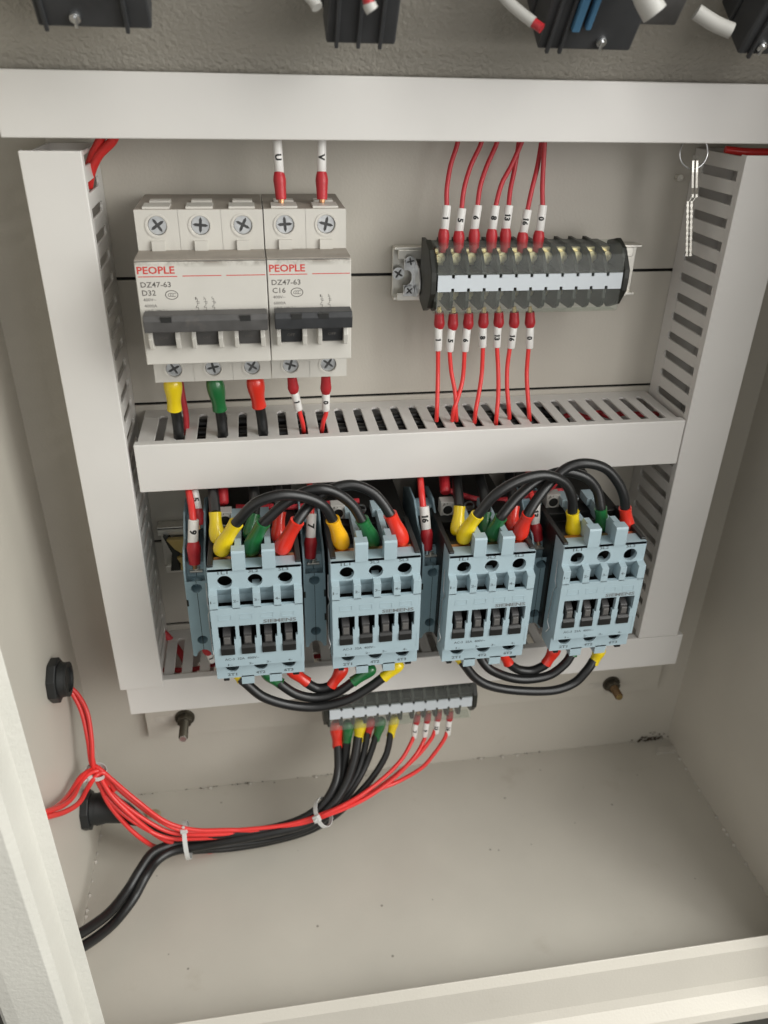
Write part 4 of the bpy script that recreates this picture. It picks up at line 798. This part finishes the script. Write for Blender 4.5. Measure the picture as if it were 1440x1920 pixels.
numwire('short red wire with a white marker under the leftmost blue side block', '1', [(-40.8,-40.0,-297.2), (-39.6,-38.0,-306.9), (-38.9,-36.0,-312.7)], [(-39.6,-40.0,-304.1), (-37.4,-41.0,-310.8)], [(-39.4,-40.0,-304.9), (-41.0,-42.0,-295.9)], None, r=1.4, rm=2.3, rs=3.0)

# ------------------------------------------------------------------ lower terminal wires and the harness
GH = 'black cables from the lower terminal block into the tied bundle'
ends = [
 ('black cable with a bright red boot at the left end of the lower terminal block', 'red_boot', [(35.9,-34.0,-375.2), (36.0,-35.0,-385.2), (36.5,-36.0,-395.9)], [(36.5,-36.0,-392.5), (35.9,-44.0,-407.7), (32.2,-52.0,-415.8), (23.3,-58.0,-425.3), (7.8,-62.0,-432.2), (-13.2,-64.0,-434.9), (-37.1,-64.0,-434.8), (-54.2,-62.0,-436.9), (-66.4,-60.0,-439.3), (-82.3,-52.0,-440.3), (-98.4,-42.0,-438.4), (-117.4,-28.0,-439.4), (-127.7,-20.0,-442.3)], 3.7),
 ('black cable with a dark green boot, second from the left under the lower terminal block', 'green_boot', [(43.6,-34.0,-376.2), (43.1,-35.0,-386.2), (42.2,-36.0,-395.7)], [(42.6,-36.0,-392.4), (40.0,-42.0,-410.5), (35.2,-50.0,-421.1), (25.7,-58.0,-429.8), (9.5,-60.0,-439.1), (-13.5,-62.0,-442.0), (-37.6,-62.0,-441.9), (-54.9,-60.0,-444.0), (-66.8,-60.0,-443.4), (-76.6,-62.0,-442.2), (-85.8,-68.0,-440.0), (-92.6,-78.0,-441.9), (-99.0,-88.0,-445.3), (-107.0,-102.0,-444.0), (-115.3,-116.0,-436.3), (-125.8,-130.0,-427.0)], 3.6),
 ('black cable with a yellow boot, third from the left under the lower terminal block', 'yellow_boot', [(52.1,-34.0,-374.5), (51.3,-35.0,-383.9), (50.1,-36.0,-392.4)], [(50.4,-36.0,-388.6), (46.6,-44.0,-401.8), (40.0,-52.0,-414.5), (29.1,-60.0,-424.9), (12.9,-64.0,-433.8), (-11.6,-66.0,-436.3), (-33.9,-66.0,-438.6), (-53.0,-64.0,-442.9), (-64.9,-64.0,-443.8), (-75.5,-66.0,-443.5), (-83.6,-72.0,-443.4), (-89.2,-82.0,-443.8), (-95.8,-92.0,-449.1), (-104.7,-106.0,-448.8), (-113.1,-120.0,-441.7), (-123.1,-134.0,-432.0)], 3.6),
 ('black cable with a small red boot, fourth from the left under the lower terminal block', 'red_sleeve', [(59.8,-32.0,-377.4), (58.3,-33.0,-383.9), (56.5,-34.0,-391.4)], [(57.1,-34.0,-387.6), (53.2,-40.0,-402.0), (46.1,-48.0,-414.9), (33.8,-56.0,-426.8), (16.6,-60.0,-437.2), (-6.5,-60.0,-443.7), (-34.5,-58.0,-445.4), (-55.3,-56.0,-446.3), (-69.1,-54.0,-445.4), (-86.5,-46.0,-442.8), (-102.8,-36.0,-440.7), (-120.7,-24.0,-441.4), (-130.5,-16.0,-445.0)], 2.9),
 ('black cable with a dark green boot slanting left, fifth under the lower terminal block', 'green_boot', [(66.3,-34.0,-376.4), (64.5,-35.0,-384.7), (62.0,-36.0,-393.1)], [(62.6,-36.0,-389.3), (56.2,-42.0,-405.3), (47.3,-50.0,-416.9), (35.9,-56.0,-428.6), (18.4,-56.0,-446.6), (-6.9,-56.0,-455.0), (-35.1,-58.0,-453.8), (-53.9,-60.0,-451.0), (-65.9,-60.0,-450.9), (-76.2,-58.0,-450.6)], 3.1),
 ('black cable with a thin yellow boot, rightmost black one under the lower terminal block', 'yellow_boot', [(75.2,-34.0,-375.6), (73.8,-35.0,-383.1), (72.1,-36.0,-391.6)], [(72.3,-36.0,-387.7), (68.4,-42.0,-402.2), (58.4,-48.0,-415.8), (47.1,-52.0,-426.9), (33.1,-54.0,-441.0), (14.8,-54.0,-453.8), (-10.6,-54.0,-460.1), (-35.5,-56.0,-459.5), (-54.4,-58.0,-455.6), (-68.0,-58.0,-454.2)], 3.0)]
for lab, bm, bp, cp, rb in ends: fat(lab, bm, bp, cp, 3.05 if rb in (3.6,) else 2.75 if rb > 3.3 else 2.2, rb, GH)
GR = 'red numbered wires from the lower terminal block'
reds = [
 ('7', [(88.4,-36.0,-390.9), (86.4,-38.0,-396.5), (77.9,-46.0,-404.3), (63.5,-54.0,-411.9), (44.8,-62.0,-418.0), (25.3,-64.0,-425.6), (0.7,-65.0,-431.5), (-30.0,-65.0,-431.2), (-53.5,-64.0,-430.4), (-71.1,-64.0,-423.3), (-88.1,-58.0,-410.8), (-101.7,-52.0,-398.1), (-111.7,-48.0,-385.9), (-115.4,-46.0,-379.2), (-116.2,-40.0,-366.1), (-118.3,-32.0,-351.4), (-122.8,-27.0,-339.4), (-128.2,-25.0,-332.4), (-131.9,-24.0,-327.8)], [(89.0,-35.0,-383.2), (88.2,-36.0,-394.8)], [(89.4,-35.0,-384.2), (90.7,-34.0,-375.7)], 'leftmost red wire under the lower terminal block, with a white marker'),
 ('9', [(96.1,-36.0,-390.9), (94.5,-38.0,-397.6), (86.6,-46.0,-403.1), (70.7,-54.0,-413.1), (50.0,-62.0,-419.9), (26.9,-65.0,-426.7), (0.7,-65.0,-433.5), (-30.2,-65.0,-433.8), (-53.6,-65.0,-431.7), (-74.0,-63.0,-428.0), (-90.9,-60.0,-413.8), (-104.9,-54.0,-400.1), (-113.3,-49.0,-386.9), (-116.5,-47.0,-377.0), (-117.3,-41.0,-364.1), (-119.7,-33.0,-349.4), (-124.0,-28.0,-338.3), (-128.7,-26.0,-331.0), (-132.2,-25.0,-327.3)], [(96.7,-35.0,-383.2), (95.5,-36.0,-394.8)], [(96.7,-35.0,-384.2), (97.9,-34.0,-375.2)], 'second red wire under the lower terminal block, marker tucked behind the red crossing wires'),
 ('13', [(102.6,-36.0,-389.9), (99.6,-38.0,-396.3), (88.5,-44.0,-405.5), (67.9,-50.0,-419.1), (45.3,-58.0,-426.8), (21.8,-63.0,-430.3), (-2.8,-65.0,-433.9), (-33.7,-65.0,-435.7), (-57.4,-64.0,-435.9), (-77.1,-63.0,-432.6), (-95.3,-60.0,-418.0), (-108.6,-54.0,-403.4), (-114.8,-50.0,-387.9), (-115.1,-48.0,-375.2), (-114.7,-42.0,-362.5), (-116.2,-34.0,-348.1), (-121.2,-28.0,-338.3), (-127.2,-26.0,-331.2), (-131.0,-25.0,-327.4)], [(103.9,-35.0,-382.3), (103.2,-36.0,-392.9)], [(104.0,-35.0,-383.2), (105.2,-34.0,-374.7)], 'third red wire under the lower terminal block, its marker angled toward the left'),
 ('16', [(111.2,-36.0,-392.0), (108.9,-38.0,-397.6), (101.8,-42.0,-405.5), (92.2,-46.0,-413.9), (75.2,-50.0,-420.2), (58.0,-56.0,-419.9), (35.8,-64.0,-421.3), (12.9,-65.0,-430.5), (-13.1,-65.0,-434.2), (-36.7,-65.0,-430.1), (-58.1,-65.0,-426.3), (-75.5,-63.0,-417.8), (-90.5,-60.0,-400.3), (-103.2,-54.0,-388.1), (-110.6,-50.0,-381.1), (-114.4,-48.0,-379.0)], [(112.1,-35.0,-383.3), (111.5,-36.0,-395.5)], [(112.1,-35.0,-384.3), (112.9,-34.0,-375.7)], 'rightmost red wire under the lower terminal block, swinging widest before it joins the bundle')]
for num, path, mk, sl, lab in reds: numwire(lab, num, path, mk, sl, GR, r=1.35, rm=2.0, rs=2.2)
for lab, path in (
 ('upper red wire leaving the knot of the harness toward the left front frame', [(-107.2,-52.0,-391.6), (-110.9,-50.0,-382.9), (-115.8,-52.0,-380.0), (-120.5,-60.0,-378.3), (-120.3,-78.0,-370.1), (-120.6,-96.0,-357.0), (-121.2,-118.0,-335.8), (-123.2,-130.0,-324.2)]),
 ('lower red wire leaving the knot of the harness toward the left front frame', [(-104.5,-53.0,-396.6), (-108.9,-51.0,-383.1), (-113.6,-53.0,-382.5), (-117.1,-62.0,-382.5), (-117.6,-80.0,-374.0), (-119.6,-98.0,-359.9), (-120.6,-120.0,-337.5), (-123.0,-132.0,-325.7)]),
 ('red wire crossing over the knot and turning down to the left front frame', [(-111.9,-47.0,-382.3), (-116.8,-50.0,-380.2), (-121.2,-58.0,-377.2), (-123.0,-74.0,-371.6), (-122.8,-94.0,-358.1), (-122.0,-118.0,-337.2), (-123.2,-131.0,-325.3)]),
 ('red wire fanned out lowest between the knot and the cable bundle', [(-114.0,-49.0,-385.4), (-110.2,-54.0,-403.1), (-101.0,-58.0,-422.0), (-91.2,-60.0,-436.9), (-83.2,-56.0,-450.8), (-67.2,-52.0,-460.0), (-50.5,-50.0,-468.4), (-33.0,-48.0,-474.2), (-22.0,-48.0,-472.3)]),
 ('red wire fanned out in the middle between the knot and the cable bundle', [(-112.8,-50.0,-382.6), (-106.7,-55.0,-397.7), (-94.8,-60.0,-414.2), (-80.6,-62.0,-433.2), (-68.7,-60.0,-445.1), (-55.8,-56.0,-451.5)])):
    t = thing('harness_wire', lab, 'wire', path[0], 'red wires around the tied knot'); cable(t, path, 1.5, 'red_wire', 'insulation')
def tie(label, c, axis, ry, rz, head):
    t = thing('cable_tie', label, 'cable tie', c, 'white cable ties'); c = Vector(c); ax = Vector(axis).normalized()
    u = Vector((0, -1, 0)); u = (u-ax*u.dot(ax)).normalized(); v = ax.cross(u)
    m = MB(); n = 28; ww = 1.4
    ring = [c+u*ry*math.cos(2*math.pi*i/n)+v*rz*math.sin(2*math.pi*i/n) for i in range(n)]
    vs = []; fs = []
    for i, p in enumerate(ring):
        o = (p-c).normalized()*.5; vs += [p-ax*ww, p+ax*ww, p+ax*ww+o, p-ax*ww+o]
    for i in range(n):
        j = (i+1) % n
        for k in range(4): fs.append((i*4+k, i*4+(k+1) % 4, j*4+(k+1) % 4, j*4+k))
    m.add(vs, fs); part('band', m, 'tie_white', t, smooth=True)
    h = c+u*ry*math.cos(head)+v*rz*math.sin(head); o = (h-c).normalized()
    m = MB(); side = ax.cross(o)
    def bxo(c_, a, b, d_, m=m):
        vs = [c_+ax*(sx*a)+side*(sy*b)+o*(sz*d_) for sx in (-1, 1) for sy in (-1, 1) for sz in (-1, 1)]
        m.add(vs, [(0,1,3,2),(4,6,7,5),(0,4,5,1),(2,3,7,6),(0,2,6,4),(1,5,7,3)])
    bxo(h+o*1.0, 2.3, 2.2, 1.5); bxo(h+o*3.4, .9, .6, 1.6); part('locking_head', m, 'tie_white', t, bevel=.5)
tie('white cable tie standing upright round the black and red bundle at the left', (-64.2,-62.0,-438.7), (1, .05, .05), 11, 12.5, -1.35)
tie('white cable tie where the black cables turn, in the middle of the floor', (24.1,-61.0,-428.5), (.85, -.2, .6), 9.5, 8.5, -.7)
tie('white cable tie round the red knot by the upper cable gland', (-114.2,-49.0,-383.0), (.3, 0, 1), 6, 6, -.6)

def gland(label, px, r=12.4):
    x, y, z = px
    t = thing('cable_gland', label, 'cable gland', px, 'black cable glands on the left wall')
    def disc(x0, x1, rr, n, rot=0, r2=None):
        m = MB(); r2 = rr if r2 is None else r2
        m.add([(x0, y+rr*math.cos(2*math.pi*i/n+rot), z+rr*math.sin(2*math.pi*i/n+rot)) for i in range(n)]+[(x1, y+r2*math.cos(2*math.pi*i/n+rot), z+r2*math.sin(2*math.pi*i/n+rot)) for i in range(n)],
              [tuple(range(n)), tuple(range(n, 2*n))]+[(i, (i+1) % n, n+(i+1) % n, n+i) for i in range(n)]); return m
    part('lock_nut', disc(XL+.1, XL+5.0, r*1.05, 8, .2), 'rubber', t, bevel=.6)
    part('collar', disc(XL+5.0, XL+9.0, r*.82, 28, 0, r*.78), 'rubber', t, smooth=True, bevel=.3)
    m = MB(); n = 28
    for (ra, xa), (rb, xb) in (((r*.80, XL+8.9), (r*.80, XL+10)), ((r*.80, XL+10), (r*.58, XL+10.2)), ((r*.58, XL+10.2), (r*.54, XL+6))):
        m.add([(xa, y+ra*math.cos(2*math.pi*i/n), z+ra*math.sin(2*math.pi*i/n)) for i in range(n)]+[(xb, y+rb*math.cos(2*math.pi*i/n), z+rb*math.sin(2*math.pi*i/n)) for i in range(n)], [(i, (i+1) % n, n+(i+1) % n, n+i) for i in range(n)])
    part('mouth_ring', m, 'rubber', t, smooth=True)
    return t
gland('upper black cable gland on the left wall, red wires coming out of its mouth', (-128.3,-45.8,-310.8))
g2 = (-128.3,-44.4,-420.8)
gland('lower black cable gland on the left wall, just behind the red knot', g2)
m = MB(); m.tube([(XL+9.5, g2[1], g2[2]), (XL+16, g2[1]-1, g2[2]), (XL+26, g2[1]-5, g2[2]-1), (XL+36, g2[1]-11, g2[2]-3)], [10.5, 9.0, 6.6, 3.6], 18)
solo('cable_boot', m, 'rubber', 'tapering black rubber boot on the cable from the lower gland', 'boot', smooth=True)
cb = (-93.4,-13.5,-466.0)
m = MB(); m.prism([(cb[0]-6, -cb[1]-2), (cb[0]+2, -cb[1]-3), (cb[0]+6, -cb[1]), (cb[0]+5, -cb[1]+3), (cb[0]-4, -cb[1]+3)], 'z', ZF+.2, ZF+3)
solo('adhesive_blob', m, 'sealant', 'beige blob of sealant on the floor behind the cable bundle', 'sealant', bevel=1.2, segs=3)

# ------------------------------------------------------------------ key on its ring
kx, ky, kz = (208.7,-36.0,-33.5)
t = thing('hanging_key', 'thin silver cabinet keys hanging from a wire ring in front of the right duct', 'key', (kx, ky, kz))
for q, dy in ((0, 0), (1, 1.2)):
    m = MB(); m.tube([(kx+q*.6+7.0*math.cos(a), ky+dy+1.5*math.sin(a), kz+7.0*math.sin(a)) for a in [i*2*math.pi/36 for i in range(37)]], .38, 8); part('split_ring', m, 'silver', t, smooth=True)
def keyblade(ax, ay, az, q):
    """a flat key hanging edge on to the viewer, leaning slightly to the right at its foot"""
    m = MB(); X_, Z_ = 209.4+q*2.0, -36.7; Y_ = ky
    def pos(u, v, side, off=0.0): side *= 1.5; return (X_+off-(v)*.2+u*.52+side, Y_+u*.86, Z_+v)
    bow = [(0, 2), (3, 0), (4, -5), (3.6, -12), (1.2, -15), (1.2, -16.5), (-1.2, -16.5), (-1.2, -15), (-3.6, -12), (-4, -5), (-3, 0)]
    n = len(bow); m.add([pos(u, v, s_*.35) for s_ in (-1, 1) for u, v in bow], [tuple(range(n)), tuple(range(n, 2*n))]+[(i, (i+1) % n, n+(i+1) % n, n+i) for i in range(n)])
    m.tube([pos(0, -15.5, 0), pos(0, -19, 0, -2.4)], .3, 6)
    for k in range(20):
        v0 = -18-k*1.3; wv = 2.4 if k < 4 else (1.8+.6*(k % 2)); v1 = v0-1.28; e = .42 if k % 2 else .3
        m.add([pos(u, v, s_*e, -2.4) for s_ in (-1, 1) for u, v in ((-wv, v0), (wv, v0), (wv, v1), (-wv, v1))], [(0,1,2,3),(4,5,6,7),(0,1,5,4),(1,2,6,5),(2,3,7,6),(3,0,4,7)])
    part('key', m, 'bright_zinc', t)
keyblade(0, 0, 0, 0); keyblade(0, 0, 0, 1)
t['label'] = 'pair of thin silver keys hanging from a wire ring in front of the right duct'
rv = (221.6,-4.0,-48.4)
m = MB(); m.cyl((rv[0], -.2, rv[2]), (rv[0], -3.5, rv[2]), 1.4, 16); m.ring((rv[0], rv[2]), .7, 1.7, 3.0, 3.8, 18)
solo('panel_rivet', m, 'bright_zinc', 'small dull grommet on the backplate just left of the hanging keys', 'grommet')

# ------------------------------------------------------------------ instrument panel above
ip = thing('instrument_panel', 'dark glossy hammered panel leaning forward above the top duct, with switches mounted on it', 'panel', (90, -44, -6))
tilt = math.radians(38); nx = Vector((0, -math.cos(tilt), -math.sin(tilt))); up = Vector((0, -math.sin(tilt), math.cos(tilt)))
base = Vector((0, -40, -7))
def ipt(x, v, h): return Vector((x, 0, 0))+base+up*v+nx*h
def ibox(m, x0, x1, v0, v1, h0, h1):
    vs = [ipt(x, v, h) for h in (h0, h1) for v in (v0, v1) for x in (x0, x1)]
    m.add(vs, [(0,1,3,2),(4,6,7,5),(0,4,5,1),(2,3,7,6),(0,2,6,4),(1,5,7,3)]); return m
m = MB(); ibox(m, XL, XR, -1, 335, -1.5, 0); part('sheet', m, 'hammered_paint', ip)  # sheet lengthened out of view to shade the top duct
m = MB(); ibox(m, XL, XR, -3, 1.2, -.5, 3); part('lower_fold', m, 'hammered_paint', ip, bevel=.8, segs=3)
def v_at(u, pv, h):   # height on the panel hit by a photo-derived slope
    pass
def switch(label, x0, x1, v0, H, h1, extras):
    t = thing('switch_block', label, 'switch', ipt((x0+x1)/2, v0, 0), 'black switch blocks on the instrument panel')
    m = MB(); ibox(m, x0, x1, v0+3, v0+H, .1, h1*.45); ibox(m, x0+1, x1-1, v0, v0+H-3, h1*.45, h1); part('body', m, 'switch_hazy_black', t, bevel=.8)
    for a in extras.get('ribs', ()): m = MB(); ibox(m, x0+a, x0+a+1.4, v0-.8, v0+H-6, h1, h1+1.6); part('rib', m, 'switch_hazy_black', t, bevel=.3)
    for a in extras.get('screws', ()):
        m = MB(); m.cyl(ipt(x0+a, v0+4, h1-1), ipt(x0+a, v0+4, h1+1.4), 1.9, 14); ibox(m, x0+a-.5, x0+a+.5, v0+1.2, v0+5, h1+1.2, h1+2.2); part('screw', m, 'silver', t, bevel=.2)
    for a, b, c_ in extras.get('blue', ()):
        m = MB(); ibox(m, x0+a, x0+b, v0+c_, v0+H, h1, h1+3); part('blue_clip', m, 'blue_plastic', t, bevel=.4)
    return t
switch('wide black switch block at the top left corner, highest of the four', -69, -29, 39, 34, 24, {'ribs': (3, 30), 'screws': (14,)})
switch('black switch block at the top middle with a red wire end on it', 30, 57.5, 37, 34, 26, {'ribs': (4, 12, 20)})
switch('largest black switch block at the top right with blue clips and a silver screw', 110, 149, 37, 36, 26, {'ribs': (4, 9), 'screws': (25,), 'blue': ((11, 14, 9), (16, 18, 10))})
switch('black switch block cut off by the right edge of the picture', 192, 226, 37, 36, 26, {'ribs': (5,), 'screws': (9,)})
m = MB(); ibox(m, 150.5, 168, 40.5, 70, .1, 16); solo('relay_block', m, 'handle_grey', 'grey block beside the largest switch at the top right', 'relay', bevel=.8)
def topmark(label, a, b, c, r, m1, tip):
    t = thing('top_wire', label, 'wire', a, 'white sleeved wires on the instrument panel'); cable(t, [a, b, c], r, m1, 'white_sleeve', sides=14)
    if tip: cable(t, [c, tip], r*.85, 'red_sleeve', 'red_tip')
topmark('white sleeved wire with a red tip entering the largest switch from the left', (92.7,-85.0,25.1), (97.9,-88.0,19.8), (105.7,-92.0,14.2), 2.0, 'grey_terminal', (108.5,-94.0,12.3))
topmark('thick pale sleeve hanging over the grey block at the top right', (135.2,-112.0,26.9), (137.6,-114.0,21.5), (141.2,-115.0,16.8), 4.2, 'grey_terminal', None)
topmark('short bent white sleeve left of the switch at the right edge', (169.2,-90.0,19.3), (176.3,-92.0,15.7), (182.7,-94.0,13.4), 2.7, 'grey_terminal', None)
topmark('small white sleeve at the top left of the middle switch', (23.6,-95.0,20.4), (25.9,-95.0,18.3), (27.0,-96.0,16.4), 2.0, 'grey_terminal', None)
topmark('small white wire end with red sleeve on the middle switch', (43.8,-112.0,15.2), (43.0,-112.0,16.4), (42.7,-112.0,17.3), 2.2, 'grey_terminal', (41.6,-112.0,20.3))
